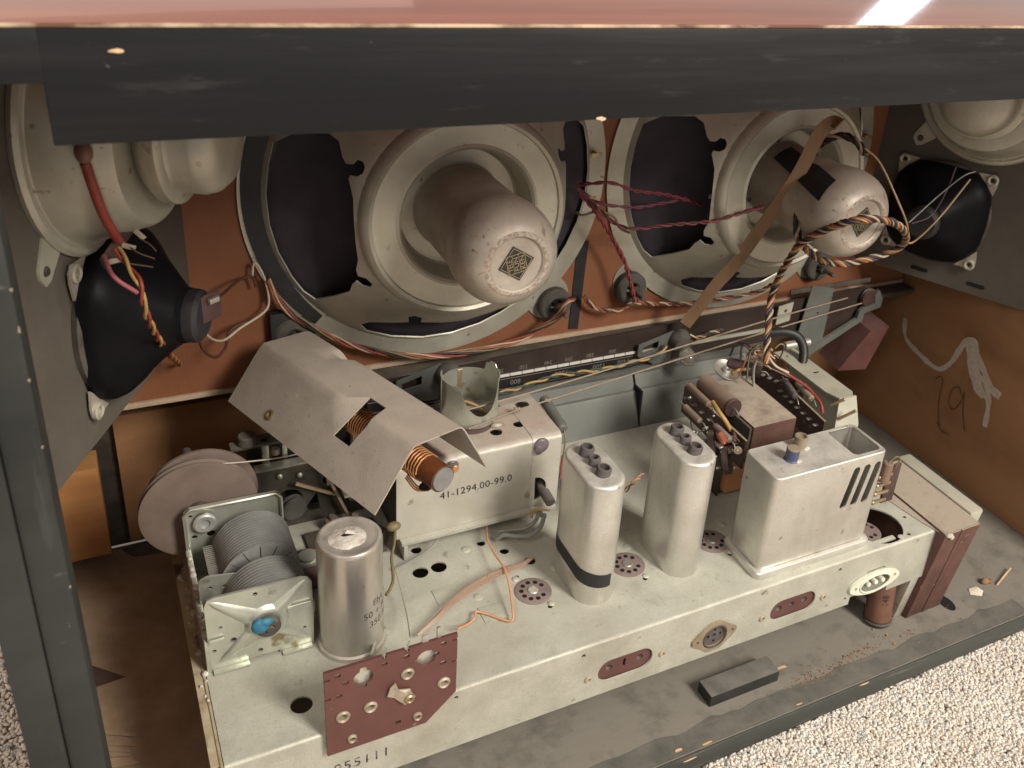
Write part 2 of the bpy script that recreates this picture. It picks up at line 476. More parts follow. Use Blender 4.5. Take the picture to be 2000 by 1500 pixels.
def inside(p, poly):
    x, y, r = p[0], p[1], False
    j = len(poly) - 1
    for i in range(len(poly)):
        xi, yi, xj, yj = poly[i][0], poly[i][1], poly[j][0], poly[j][1]
        if (yi > y) != (yj > y) and x < (xj - xi) * (y - yi) / (yj - yi) + xi:
            r = not r
        j = i
    return r


def spline(pts, n=6):
    P = [Vector(p) for p in pts]
    if len(P) < 3:
        return P
    Q = [P[0] * 2 - P[1]] + P + [P[-1] * 2 - P[-2]]
    out = []
    for i in range(1, len(Q) - 2):
        a, b, c, d = Q[i - 1], Q[i], Q[i + 1], Q[i + 2]
        for k in range(n):
            t = k / n
            out.append(0.5 * ((2 * b) + (c - a) * t + (2 * a - 5 * b + 4 * c - d) * t * t + (3 * b - a - 3 * c + d) * t ** 3))
    out.append(P[-1])
    return out


def frames(P):
    out, a = [], None
    for i, p in enumerate(P):
        t = (P[min(i + 1, len(P) - 1)] - P[max(i - 1, 0)])
        t = t.normalized() if t.length > 1e-9 else Vector((0, 0, 1))
        if a is None:
            a = t.cross(Vector((0, 0, 1)) if abs(t.z) < 0.9 else Vector((1, 0, 0))).normalized()
        else:
            a = (a - t * a.dot(t))
            a = a.normalized() if a.length > 1e-6 else t.orthogonal().normalized()
        out.append((t, a, t.cross(a)))
    return out


def planar(O, U, V):
    O, U, V = Vector(O), Vector(U).normalized(), Vector(V).normalized()
    N = U.cross(V)
    return lambda u, v: (O + U * u + V * v, N)


def circle(cx, cy, r, n=20, ry=None):
    return [(cx + r * math.cos(2 * math.pi * i / n), cy + (ry or r) * math.sin(2 * math.pi * i / n)) for i in range(n)]


def rrect(x0, x1, y0, y1, r, n=5):
    out = []
    for cx, cy, a in ((x1 - r, y0 + r, -90), (x1 - r, y1 - r, 0), (x0 + r, y1 - r, 90), (x0 + r, y0 + r, 180)):
        for i in range(n + 1):
            w = math.radians(a + 90 * i / n)
            out.append((cx + r * math.cos(w), cy + r * math.sin(w)))
    return out


def make(name, g, m, parent=None, sharp=35, recalc=True, loc=None):
    me = bpy.data.meshes.new(name)
    me.from_pydata([tuple(p * MM) for p in g.v], [], g.f)
    if recalc:
        bm = bmesh.new()
        bm.from_mesh(me)
        bmesh.ops.recalc_face_normals(bm, faces=bm.faces)
        bm.to_mesh(me)
        bm.free()
    me.polygons.foreach_set('use_smooth', [True] * len(me.polygons))
    me.set_sharp_from_angle(angle=math.radians(sharp))
    me.materials.append(M[m] if isinstance(m, str) else m)
    o = bpy.data.objects.new(name, me)
    COL.objects.link(o)
    if loc:
        o.location = Vector(loc) * MM
    if parent:
        o.parent = parent
    return o


def tag(o, label=None, cat=None, group=None, kind=None):
    for k, v in (('label', label), ('category', cat), ('group', group), ('kind', kind)):
        if v:
            o[k] = v
    return o


def thing(name, label, cat, loc=(0, 0, 0), group=None):
    o = bpy.data.objects.new(name, None)
    COL.objects.link(o)
    o.empty_display_size = 0.01
    o.location = Vector(loc) * MM
    return tag(o, label, cat, group)


def copy_tree(o, parent=None):
    c = o.copy()
    COL.objects.link(c)
    c.parent = parent
    for ch in o.children:
        copy_tree(ch, c)
    return c


def text2d(s, size, spacing=1.0):
    cu = bpy.data.curves.new('t', 'FONT')
    cu.body = s
    cu.size = size
    cu.space_character = spacing
    cu.align_x = 'CENTER'
    cu.align_y = 'CENTER'
    cu.resolution_u = 3
    o = bpy.data.objects.new('t', cu)
    COL.objects.link(o)
    dg = bpy.context.evaluated_depsgraph_get()
    me = o.evaluated_get(dg).to_mesh()
    vs = [(v.co.x, v.co.y) for v in me.vertices]
    fs = [tuple(p.vertices) for p in me.polygons]
    o.evaluated_get(dg).to_mesh_clear()
    bpy.data.objects.remove(o, do_unlink=True)
    return vs, fs


def lettering(g, s, size, fn, rot=0.0, spacing=1.0, at=(0, 0), lift=0.15, flip=False, squash=1.0):
    vs, fs = text2d(s, size, spacing)
    c, sn = math.cos(math.radians(rot)), math.sin(math.radians(rot))
    out = []
    for x, y in vs:
        x = (-x if flip else x) * squash
        P, N = fn(at[0] + x * c - y * sn, at[1] + x * sn + y * c)
        out.append(Vector(P) + Vector(N) * lift)
    return g.add(out, fs)


def ring_hole(g, c, ax, ro, ri, h):
    """hollow rivet"""
    g.lathe([(ri, -h), (ri, h * 0.6), ((ri + ro) / 2, h), (ro, h * 0.5), (ro, -0.2), (ri, -h)], c, ax, 20)

# measured paths, millimetres in the chassis frame
DATA = {
    'red_sleeve': [[-19.9, 82.3, 273.5], [-18.5, 82.9, 264.0], [-16.2, 87.4, 249.8], [-13.0, 96.8, 236.4], [-10.5, 110.7, 225.4]],
    'wax_blob': [[-19.9, 82.4, 278.0]],
    'terminal_left': [[-17.8, 97.7, 224.4], [-10.6, 108.8, 227.7], [-1.6, 103.2, 236.4], [1.1, 108.0, 238.0]],
    'pair_left': [[-12.8, 85.4, 233.8], [-8.8, 75.5, 227.9], [-6.0, 67.6, 222.7], [-5.2, 73.8, 207.3], [-1.2, 99.5, 182.1], [5.3, 139.5, 150.0], [15.2, 224.0, 95.2]],
    'pink_left': [[-18.1, 83.7, 231.5], [-15.7, 66.2, 229.3], [-7.7, 66.4, 220.6]],
    'tw_brown': [[25.2, 170.0, 146.6], [31.7, 185.0, 151.2], [42.9, 205.0, 150.2], [53.8, 218.0, 151.3], [60.9, 222.0, 150.0], [63.0, 223.0, 142.6]],
    'tw_white': [[23.7, 165.0, 157.3], [28.9, 185.0, 133.4], [39.0, 205.0, 118.0], [51.1, 215.0, 119.8], [66.1, 220.0, 125.8], [70.0, 222.0, 133.2], [67.9, 222.0, 149.4], [63.2, 223.0, 159.0], [61.1, 224.0, 147.7]],
    'tw_dark': [[22.2, 165.0, 149.6], [25.0, 180.0, 128.3], [32.8, 195.0, 112.8], [40.0, 205.0, 112.5], [45.0, 215.0, 119.0], [58.1, 220.0, 121.6]],
    'bundle_bottom': [[69.9, 222.0, 147.4], [75.9, 221.0, 131.1], [86.1, 220.0, 118.3], [104.6, 218.0, 104.0], [124.3, 217.0, 92.3], [148.5, 216.0, 83.0], [177.8, 216.0, 76.2], [208.4, 216.0, 74.9], [236.5, 217.0, 77.1], [256.1, 216.0, 84.1], [270.0, 212.0, 95.4], [271.3, 205.0, 109.4], [281.4, 212.0, 108.8]],
    'pair_right': [[295.4, 222.0, 103.8], [304.1, 220.0, 94.0], [320.0, 216.0, 90.5], [333.8, 210.0, 97.9], [362.1, 217.0, 89.5], [390.7, 216.0, 86.7], [424.1, 214.0, 87.4], [448.0, 206.0, 93.3], [456.1, 196.0, 105.0]],
    'red1': [[273.8, 205.0, 199.3], [280.0, 195.0, 203.0], [289.8, 188.0, 205.0], [307.4, 186.0, 198.8], [335.5, 190.0, 192.1], [360.2, 196.0, 182.9], [374.8, 200.0, 177.3]],
    'red2': [[273.8, 206.0, 196.0], [280.0, 200.0, 190.3], [289.9, 192.0, 187.8], [311.5, 190.0, 184.7], [334.9, 194.0, 183.9], [359.0, 198.0, 184.2]],
    'red3': [[276.7, 206.0, 194.3], [286.6, 200.0, 183.3], [296.3, 190.0, 174.8], [306.4, 182.0, 172.4], [329.4, 176.0, 175.0], [362.3, 168.0, 177.9], [381.7, 160.0, 185.6], [394.5, 152.0, 192.4]],
    'red4': [[274.8, 206.0, 193.4], [287.1, 204.0, 179.9], [302.5, 206.0, 160.2], [316.5, 208.0, 139.8], [325.4, 208.0, 120.1], [332.4, 208.0, 99.9]],
    'brown5': [[278.5, 214.0, 175.1], [281.5, 208.0, 175.1], [291.2, 204.0, 178.8], [301.8, 200.0, 174.3], [304.5, 196.0, 167.9], [309.7, 190.0, 165.8]],
    'harness_up': [[394.6, 120.0, 82.0], [397.5, 125.0, 88.1], [403.7, 135.0, 98.9], [410.3, 145.0, 109.9], [413.9, 150.0, 121.7], [409.6, 140.0, 143.4], [405.0, 128.0, 163.0], [403.5, 120.0, 174.9], [404.6, 105.0, 189.4], [404.4, 88.0, 202.2], [413.4, 76.0, 209.5], [438.7, 80.0, 204.1], [472.0, 95.0, 188.2], [493.4, 110.0, 171.4], [495.0, 120.0, 159.8], [477.7, 124.0, 154.0], [451.3, 122.0, 154.0], [431.1, 122.0, 158.5], [415.0, 122.0, 167.4], [401.8, 120.0, 178.1]],
    'harness_top': [[405.3, 122.0, 173.9], [404.6, 128.0, 186.0], [411.0, 138.0, 200.5], [423.4, 150.0, 217.9], [435.5, 155.0, 232.3], [447.9, 150.0, 240.6], [453.4, 140.0, 239.6], [460.7, 135.0, 231.5]],
    'beige_right': [[454.6, 130.0, 237.1], [482.9, 140.0, 220.9], [500.8, 130.0, 191.7], [525.4, 140.0, 169.3], [545.2, 150.0, 148.2], [555.8, 139.4, 170.7], [571.0, 131.5, 205.6]],
    'thin_right': [[526.4, 140.0, 171.3], [553.9, 143.4, 188.4], [565.9, 134.9, 206.9], [575.9, 132.8, 210.9]],
    'dark_right': [[531.7, 142.0, 169.1], [553.7, 143.7, 173.6], [560.5, 141.3, 194.8], [565.4, 142.6, 212.5]],
    'lamp_wire': [[207.4, 196.0, 49.8], [219.2, 196.0, 49.1], [238.5, 199.0, 49.1], [264.0, 201.0, 51.7], [285.4, 201.0, 50.8], [309.7, 201.0, 49.8], [334.4, 201.0, 51.6], [355.1, 201.0, 53.8], [362.5, 203.0, 59.7]],
    'lamp_wire_b': [[381.0, 202.0, 60.3], [395.2, 202.0, 63.0], [408.0, 203.0, 64.6], [417.4, 204.0, 63.9]],
    'cord_upper': [[162.2, 142.4, 76.0], [253.2, 150.0, 79.6], [445.2, 190.0, 74.4], [549.2, 206.0, 73.3]],
    'cord_lower': [[167.3, 123.4, 76.0], [206.7, 138.0, 72.6], [234.9, 150.0, 67.0], [449.1, 192.0, 62.4], [574.2, 208.0, 64.7]],
    'cord_drum': [[16.0, 149.0, 70.0], [36.7, 150.0, 65.9], [56.8, 150.0, 63.8], [72.1, 152.0, 62.4]],
    'flat_lead': [[194.2, 75.7, 4.0], [182.5, 69.2, 7.0], [171.2, 66.9, 9.0], [154.6, 62.7, 9.0], [136.0, 55.5, 8.0], [120.8, 47.4, 6.0], [108.3, 41.3, 4.0]],
    'orange_wire': [[180.9, 120.1, 6.0], [173.5, 99.9, 7.0], [171.5, 83.9, 8.0], [170.6, 65.7, 11.0], [169.0, 54.5, 9.0], [165.4, 41.2, 6.0], [162.3, 32.6, 3.0], [158.2, 35.0, 2.0], [150.5, 43.4, 2.0], [145.2, 46.2, 3.0], [142.2, 41.8, 3.0], [138.3, 40.3, 2.0], [129.5, 35.3, 6.0]],
    'elec_lead': [[107.6, 80.0, 50.3], [107.0, 80.0, 39.3], [104.9, 78.0, 30.4], [105.1, 76.0, 16.7], [102.7, 74.0, 11.5], [99.1, 70.0, 11.6]],
    'elec_thin': [[106.7, 78.0, 22.9], [108.4, 70.0, 9.0], [105.2, 50.0, 10.6], [97.3, 20.0, 26.5]],
    'grey_lead': [[146.7, 110.9, 10.0], [139.6, 106.8, 6.0], [128.2, 102.1, 4.0], [112.4, 97.9, 3.0]],
    'grey_cable': [[180.6, 99.8, 4.0], [183.9, 97.2, 8.0], [190.6, 92.2, 9.0], [198.0, 89.0, 10.0], [206.1, 91.3, 12.0], [213.1, 99.7, 14.0]],
    'grey_cable2': [[183.2, 103.8, 6.0], [189.9, 98.9, 9.0], [197.1, 95.1, 11.0], [204.4, 95.8, 14.0], [211.3, 103.3, 16.0]],
    'yellow_small': [[204.7, 101.7, 12.0], [206.0, 103.6, 16.0], [210.1, 101.0, 18.0], [215.9, 97.7, 18.0]],
    'red_right': [[397.0, 125.0, 88.2], [401.7, 118.0, 80.4], [410.9, 110.0, 74.5], [418.1, 100.0, 70.2], [420.2, 88.0, 65.9], [419.2, 82.0, 63.3], [418.9, 80.0, 59.8]],
    'white_right': [[397.2, 125.0, 87.3], [399.9, 116.0, 81.9], [409.6, 112.0, 76.7]],
    'black_cable': [[426.0, 160.0, 82.5], [436.7, 155.0, 84.2], [445.8, 150.0, 82.1], [450.0, 145.0, 75.0], [448.5, 140.0, 66.6], [442.7, 135.0, 59.0]],
    'yellow_r1': [[381.1, 140.0, 66.5], [386.1, 138.0, 69.3], [395.5, 135.0, 70.1]],
    'yellow_r2': [[333.6, 98.0, 76.0], [331.6, 86.8, 75.0], [333.6, 81.3, 71.0], [337.7, 79.3, 64.0]],
    'strap': [[415.3, 118.0, 259.2], [415.9, 126.0, 258.0], [412.3, 132.0, 248.8], [409.8, 140.0, 222.2], [405.7, 148.0, 199.3], [400.4, 158.0, 174.9], [392.5, 170.0, 142.7], [385.0, 180.0, 120.5], [379.2, 190.0, 97.2], [373.1, 196.0, 80.1]],
    'can_wire': [[269.7, 95.0, 20.4], [278.4, 100.0, 20.9], [292.6, 110.0, 18.8]],
    'window_left': [[-105.1, 37.5], [-93.0, 44.1], [-75.9, 47.6], [-71.7, 44.4], [-71.1, 36.2], [-69.9, 33.3], [-67.0, 33.7], [-64.3, 36.6], [-61.8, 36.1], [-61.3, 33.2], [-62.7, 29.8], [-65.4, 27.7], [-68.7, 27.5], [-69.6, 25.4], [-69.2, 21.9], [-68.4, 15.1], [-68.6, 3.4], [-67.7, -12.9], [-66.2, -23.9], [-66.5, -32.3], [-65.1, -37.1], [-61.1, -37.7], [-57.6, -41.6], [-58.2, -44.8], [-61.7, -45.2], [-65.6, -41.9], [-67.0, -45.4], [-67.4, -52.6], [-74.8, -60.8], [-83.4, -67.6], [-91.5, -63.2], [-100.2, -52.9], [-106.9, -34.5], [-110.4, -15.1], [-111.3, 4.8], [-109.3, 23.5]],
    'window_bottom': [[-55.7, -88.7], [-51.7, -84.0], [-37.6, -81.7], [-29.6, -80.0], [-32.1, -72.5], [-28.8, -70.6], [-23.4, -73.3], [-22.3, -79.7], [-9.1, -82.1], [10.0, -84.7], [29.7, -83.2], [59.0, -91.3], [62.8, -96.2], [52.1, -106.0], [34.5, -113.7], [11.3, -116.8], [-11.4, -115.0], [-33.4, -107.9], [-49.9, -98.0]],
}

# ------------------------------------------------------------------ the setting: carpet
g = G()
g.add([(-420, -700, -109), (1150, -700, -109), (1150, 420, -109), (-420, 420, -109)], [(0, 1, 2, 3)])
tag(make('carpet', g, 'carpet_base', recalc=False), 'beige cut-pile carpet under the cabinet', None, None, 'structure')


def carpet_pile(g, x0, x1, y0, y1, step):
    """short curled yarn ends lying this way and that"""
    rnd = random.Random(3)
    ring = [(math.cos(i * math.pi / 3), math.sin(i * math.pi / 3)) for i in range(6)]
    y = y0
    while y < y1:
        x = x0
        while x < x1:
            cx, cy = x + rnd.uniform(-.6, .6) * step, y + rnd.uniform(-.6, .6) * step
            a = rnd.uniform(0, 6.283)
            el = rnd.uniform(0.15, 1.1)
            d = Vector((math.cos(a) * math.cos(el), math.sin(a) * math.cos(el), math.sin(el)))
            u = d.cross(Vector((0, 0, 1))).normalized()
            v = d.cross(u)
            L = rnd.uniform(1.1, 2.0)
            r = rnd.uniform(0.95, 1.4)
            bend = u * rnd.uniform(-1.3, 1.3) + v * rnd.uniform(-.8, .8)
            c0 = Vector((cx, cy, -105.0 + rnd.uniform(-.9, .9) + 1.1 * noise.noise(Vector((cx * .07, cy * .07, 0)))))
            vs, fs = [c0 - d * (L + r * .7) + bend], []
            for t, k in ((-1, .72), (-.4, 1.0), (.4, 1.05), (1, .72)):
                c = c0 + d * (L * t) + bend * (t * t)
                k2 = r * k * rnd.uniform(.88, 1.12)
                for p, q in ring:
                    vs.append(c + u * (p * k2) + v * (q * k2))
            vs.append(c0 + d * (L + r * .7) + bend)
            fs += [(0, 1 + (i + 1) % 6, 1 + i) for i in range(6)]
            for m in range(3):
                b = 1 + m * 6
                fs += [(b + i, b + (i + 1) % 6, b + 6 + (i + 1) % 6, b + 6 + i) for i in range(6)]
            fs += [(19 + i, 19 + (i + 1) % 6, 25) for i in range(6)]
            g.add(vs, fs)
            x += step
        y += step


g = G()
carpet_pile(g, 200, 660, -165, -30.0, 1.75)
carpet_pile(g, -165, -70, 80, 262, 2.6)
tag(make('carpet_pile', g, 'carpet_pile', sharp=170, recalc=False), 'beige and cream carpet tufts with red flecks', 'carpet pile', None, 'stuff')

# ------------------------------------------------------------------ the cabinet
cab = thing('cabinet', 'open-backed black and brown wooden radio cabinet round the chassis', 'cabinet', (285, 100, -103))
CABO = Vector((285, 100, -103))


def cpart(name, g, m, sharp=35):
    for i in range(len(g.v)):
        g.v[i] = g.v[i] - CABO
    return make(name, g, m, cab, sharp)


cpart('bottom_board', G().box(-70, 567, -30.5, 290, -103, -85, 1.2), 'floor_paint')
cpart('bottom_board', G().box(567.8, 660, -28, 290, -103, -86.2, 1.0), 'floor_paint')
cpart('board_edge', G().sheet([(-44, -29.6), (566, -29.6)] + [(566 - i * 7.0, -14.5 + 4.5 * noise.noise(Vector((i * .31, 2, 0))) + 2 * noise.noise(Vector((i * 1.3, 7, 0)))) for i in range(88)], [], planar((0, 0, -84.7), (1, 0, 0), (0, 1, 0)), .28), 'floor_edge')
cpart('board_edge', G().box(-44, 566.5, -30.9, -30.55, -102, -86.4, .1), 'floor_edge')
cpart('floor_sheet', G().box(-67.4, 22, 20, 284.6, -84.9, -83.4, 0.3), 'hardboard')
cpart('side_wall', G().box(640, 660, -30, 290, -86, 336, 0.5), 'wall_wood')
cpart('side_wall', G().box(-69.5, -67.5, -4, 290, -86, 336, 0.2), 'wall_wood')
cpart('front_panel', G().box(-27.6, 640, 285, 291, -79, 28.3, 0.4), 'wall_wood')
cpart('front_panel', G().box(-68, 640, 291.5, 297, -85, 336, 0.4), 'dark_metal')
cpart('corner_block', G().box(-68, -39.8, 262, 285, -68, 5, 1.0), 'block_wood')
# rear frame: rail under the top, corner post
rail = cpart('rear_rail', G().box(-27, 650, -30.5, -8, 315.2, 349.2, 0.8), 'rail_paint')
cpart('rear_rail', G().box(-75, -26.6, -30.5, -10, 333.5, 349.2, 0.8), 'rail_paint')
cpart('corner_post', G().box(-69, -56.6, -30.5, -4, -103, 333, 0.9), 'black_paint')
cpart('corner_post', G().box(-56.4, -44.4, -28.6, -4, -103, 333, 0.9), 'black_paint')
cpart('top_panel', G().box(-78, 662, -29.4, 300, 337, 350.3, 0.5), 'mahogany')
cpart('veneer_edge', G().box(-78, 662, -30.6, -29.5, 349.3, 350.4, 0.15), 'edge_worn')
# chips where the black paint is gone
rnd = random.Random(11)


def chip(c, ax_u, ax_v, n, w, h):
    pts = []
    for i in range(9):
        a = i * 2 * math.pi / 9
        k = rnd.uniform(0.55, 1.1)
        pts.append(Vector(c) + Vector(ax_u) * math.cos(a) * w * k + Vector(ax_v) * math.sin(a) * h * k + Vector(n) * 0.25)
    return G().add(pts + [p - Vector(n) * 0.6 for p in pts], [tuple(range(9))] + [(i, (i + 1) % 9, 9 + (i + 1) % 9, 9 + i) for i in range(9)])


for c, u, v, n, w, h in (
        ((-7.5, -30.5, 342.6), (1, 0, 0), (0, 0, 1), (0, -1, 0), 2.6, 0.7),
        ((154, -30.5, 315.9), (1, 0, 0), (0, 0, 1), (0, -1, 0), 2.2, 1.0),
        ((258, -30.9, -90), (1, 0, 0), (0, 0, 1), (0, -1, 0), 6.0, 0.9),
        ((272, -28.8, -84.5), (1, 0, 0), (0, 1, 0), (0, 0, 1), 4.5, 0.8),
        ((252, -26, -84.5), (1, 0, 0), (0, 1, 0), (0, 0, 1), 3.0, 1.1),
        ((400, -30.9, -87), (1, 0, 0), (0, 0, 1), (0, -1, 0), 5.0, 0.6),
        ((345, -28, -84.5), (1, 0, 0), (0, 1, 0), (0, 0, 1), 2.6, 0.6),
        ((318, 9.5, -85), (1, 0, 0), (0, 1, 0), (0, 0, 1), 6.0, 1.5),
        ((352, 2, -85), (1, 0, 0), (0, 1, 0), (0, 0, 1), 7.0, 1.4)):
    cpart('paint_chip', chip(c, u, v, n, w, h), 'bare_wood')
for i in range(5):
    z = rnd.uniform(80, 300)
    cpart('paint_chip', chip((-44.6 + rnd.uniform(-.1, .1), -28.6, z), (1, 0, 0), (0, 0, 1), (0, -1, 0), 0.5, rnd.uniform(.5, 1.6)), 'plug_brown')
# small nail-like block on the floor
blk = G().box(288.6, 344, -6.4, 8.2, -84.9, -75.6, 0.7)
tag(make('wood_block', blk, 'block_paint'), 'small black painted wood block lying on the floor behind the chassis', 'block')
cpart('floor_slot', G().sheet(circle(0, 0, 5.2, 20, 8.6), [], planar((512.6, 3, -84.7), (1, 0, 0), (0, 1, 0)), 0.3), 'hole_shade')  # flat black ellipse painting the shade of a slot
# baffle behind the big loudspeakers with its round openings
cpart('baffle_board', G().sheet([(-40, 70), (638, 70), (638, 336), (-40, 336)], [circle(181, 197, 119, 48), circle(434, 197, 119, 48)],
                                planar((0, 230, 0), (1, 0, 0), (0, 0, 1)), 8), 'baffle')
cpart('baffle_trim', G().box(-40, 638, 228.0, 237, 66.5, 69.8, 0.3), 'baffle_edge')
cpart('black_strip', G().sheet([(0, 0), (8, -1), (10.5, 72), (1.5, 73)], [], planar((289, 229.2, 73), (1, 0, 0), (0, 0, 1)), 0.6), 'black_tape')
# the two splayed side boards
SL = [(-64, 50), (26, 230)]


def slab(a, b, z0, z1, nrm, t):
    a, b, n = Vector((*a, 0)), Vector((*b, 0)), Vector(nrm) * t
    q = [a, b, b + n, a + n]
    return G().add([p + Vector((0, 0, z0)) for p in q] + [p + Vector((0, 0, z1)) for p in q],
                   [(0, 1, 2, 3), (4, 7, 6, 5), (0, 4, 5, 1), (1, 5, 6, 2), (2, 6, 7, 3), (3, 7, 4, 0)])


cpart('speaker_board', slab((-66, 46), (25.9, 229.8), 121, 336, (-.894, .447, 0), 7), 'grey_board')
cpart('speaker_board', slab((572, 229.8), (639.6, 94.6), 99, 336, (.894, .447, 0), 7), 'grey_board')
for uu, z in ((57, 107), (105, 107.5)):
    P = Vector((572 + .447 * uu, 230 - .894 * uu, z)) + Vector((-.894, -.447, 0)) * 0.15
    cpart('slot', G().sheet(rrect(-7.5, 7.5, -1.7, 1.7, 1.6), [], planar(P, (-.447, .894, 0), (0, 0, 1)), 0.3), 'hole_shade')  # flat black patch painting the shade inside the slot
# chalk scrawl and the pencilled number on the right wall (plane x = 640)


STR = [639.75]


def wall_stroke(pts, w):
    STR[0] -= 0.12
    P = spline([(STR[0], a, b) for a, b in pts], 7)
    vs, fs = [], []
    for i, p in enumerate(P):
        t = (P[min(i + 1, len(P) - 1)] - P[max(i - 1, 0)]).normalized()
        s = Vector((0, -t.z, t.y)) * (w * (0.75 + 0.35 * noise.noise(p * 0.13)))
        vs += [p + s, p - s]
    for i in range(len(P) - 1):
        fs.append((2 * i, 2 * i + 1, 2 * i + 3, 2 * i + 2))
    return vs, fs


ck = G()
for st, w in (([(216, 35), (209, 17), (186.6, 9.5), (170, 7), (161, 10), (153, 22), (145.8, 45), (140, 51)], 3.2),
              ([(143, 49), (136, 50), (130, 40), (117, 29), (107, 20), (97, 18)], 4.2),
              ([(141, 47), (133, 28), (122, 14), (112, 8)], 4.4), ([(137, 44), (126, 24), (114, 12), (106, 10)], 4.4),
              ([(118, 27), (108, 13), (104, 0), (102, -16)], 3.6), ([(139, 50), (131, 34), (118, 20)], 4.4)):
    ck.add(*wall_stroke(st, w))
cpart('chalk_scrawl', ck, 'chalk', 60)
pk = G()
for st in ([(164, -2), (160, 2.5), (156, 0), (155, -14), (151.5, -30), (146, -42)], [(150, -40), (143, -45), (134, -44.5)],
           [(133, -2), (138, 4), (144, -3), (143, -16), (137, -19), (132, -9), (131, 3)], [(131, 3), (127, -14), (119, -32)]):
    pk.add(*wall_stroke(st, 0.6))
cpart('pencil_number', pk, 'pencil', 60)

# debris on the floor
g = G()
for i in range(330):
    k = rnd.random()
    x = 398 + rnd.gauss(0, 30)
    y = -11 + (x - 398) * .06 + rnd.gauss(0, 2.6)
    if k > 0.75:
        x, y = rnd.uniform(290, 560), rnd.uniform(-28, 6)
    s = rnd.uniform(.12, .55)
    if rnd.random() < .06:
        s *= 2
    g.box(-s, s, -s * rnd.uniform(.3, .9), s * .5, 0, s * rnd.uniform(.4, .9), 0,
          Matrix.Translation((x, y, -84.75)) @ Matrix.Rotation(rnd.uniform(0, 6), 4, 'Z') @ Matrix.Rotation(rnd.uniform(-.3, .3), 4, 'X'))
tag(make('crumbs', g, 'crumb', None, 20), 'brown wood crumbs strewn on the cabinet floor', 'debris', None, 'stuff')
g = G().add([(538, 2, -84.9), (545, -3, -84.6), (551, 1, -84.7), (548, 6, -83.4), (541, 7, -84.2), (545, 2.5, -82)],
            [(0, 1, 5), (1, 2, 5), (2, 3, 5), (3, 4, 5), (4, 0, 5)])
tag(make('paint_flake', g, 'paper_white'), 'white paint flake lying right of the transformer', 'flake')
tag(make('wood_sliver', G().tube([(566, 1, -84.4), (580, 6, -84), (592, 10, -83.2)], 0.7, 6), 'bare_wood'), 'pale wood sliver at the right end of the floor', 'sliver')
g = G().ball((559, 7, -82.6), 3.0, 10, (1.3, .9, .8))
g.ball((563, 6, -83.2), 2.2, 8, (1.2, 1, .7))
tag(make('nutshell', g, 'crumb'), 'brown nutshell-like fragment beside the wood sliver', 'fragment')

g = G()
rq = random.Random(21)
for i in range(9):
    k = i / 8
    a0, a1 = Vector((-57 + rq.uniform(-1, 1), 122 - k * 34, -83.2)), Vector((-38 + rq.uniform(-4, 2), 110 - k * 26, -82.6 + rq.uniform(0, .8)))
    w = Vector((0, 1.7, 0))
    g.add([a0 - w, a1 - w * .7, a1 + w * .7, a0 + w, a0 - w + Vector((0, 0, .7)), a1 - w * .7 + Vector((0, 0, .5)), a1 + w * .7 + Vector((0, 0, .6)), a0 + w + Vector((0, 0, .8))],
          [(0, 3, 2, 1), (4, 5, 6, 7), (0, 1, 5, 4), (1, 2, 6, 5), (2, 3, 7, 6), (3, 0, 4, 7)])
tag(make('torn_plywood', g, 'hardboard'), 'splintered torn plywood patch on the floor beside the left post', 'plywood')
g = G().sheet([(-63, 181), (-40.4, 159), (-62, 157)], [], planar((0, 0, -83.1), (1, 0, 0), (0, 1, 0)), .25)  # flat dark triangle painting the shading on the floor
tag(make('shade_triangle', g, 'dark_bakelite'), 'pointed dark triangle painted as shading on the brown floor at left', 'shade patch')
g = G().add([(-35, 284, -83), (-12, 284, -82), (0, 268, -83), (-27, 272, -83), (-18, 277, -77)], [(0, 1, 4), (1, 2, 4), (2, 3, 4), (3, 0, 4)])
tag(make('cloth_scrap', g, 'rubber'), 'crumpled grey cloth scrap in the far left corner behind the drum', 'cloth')

# ------------------------------------------------------------------ big loudspeakers on the baffle
WD = None


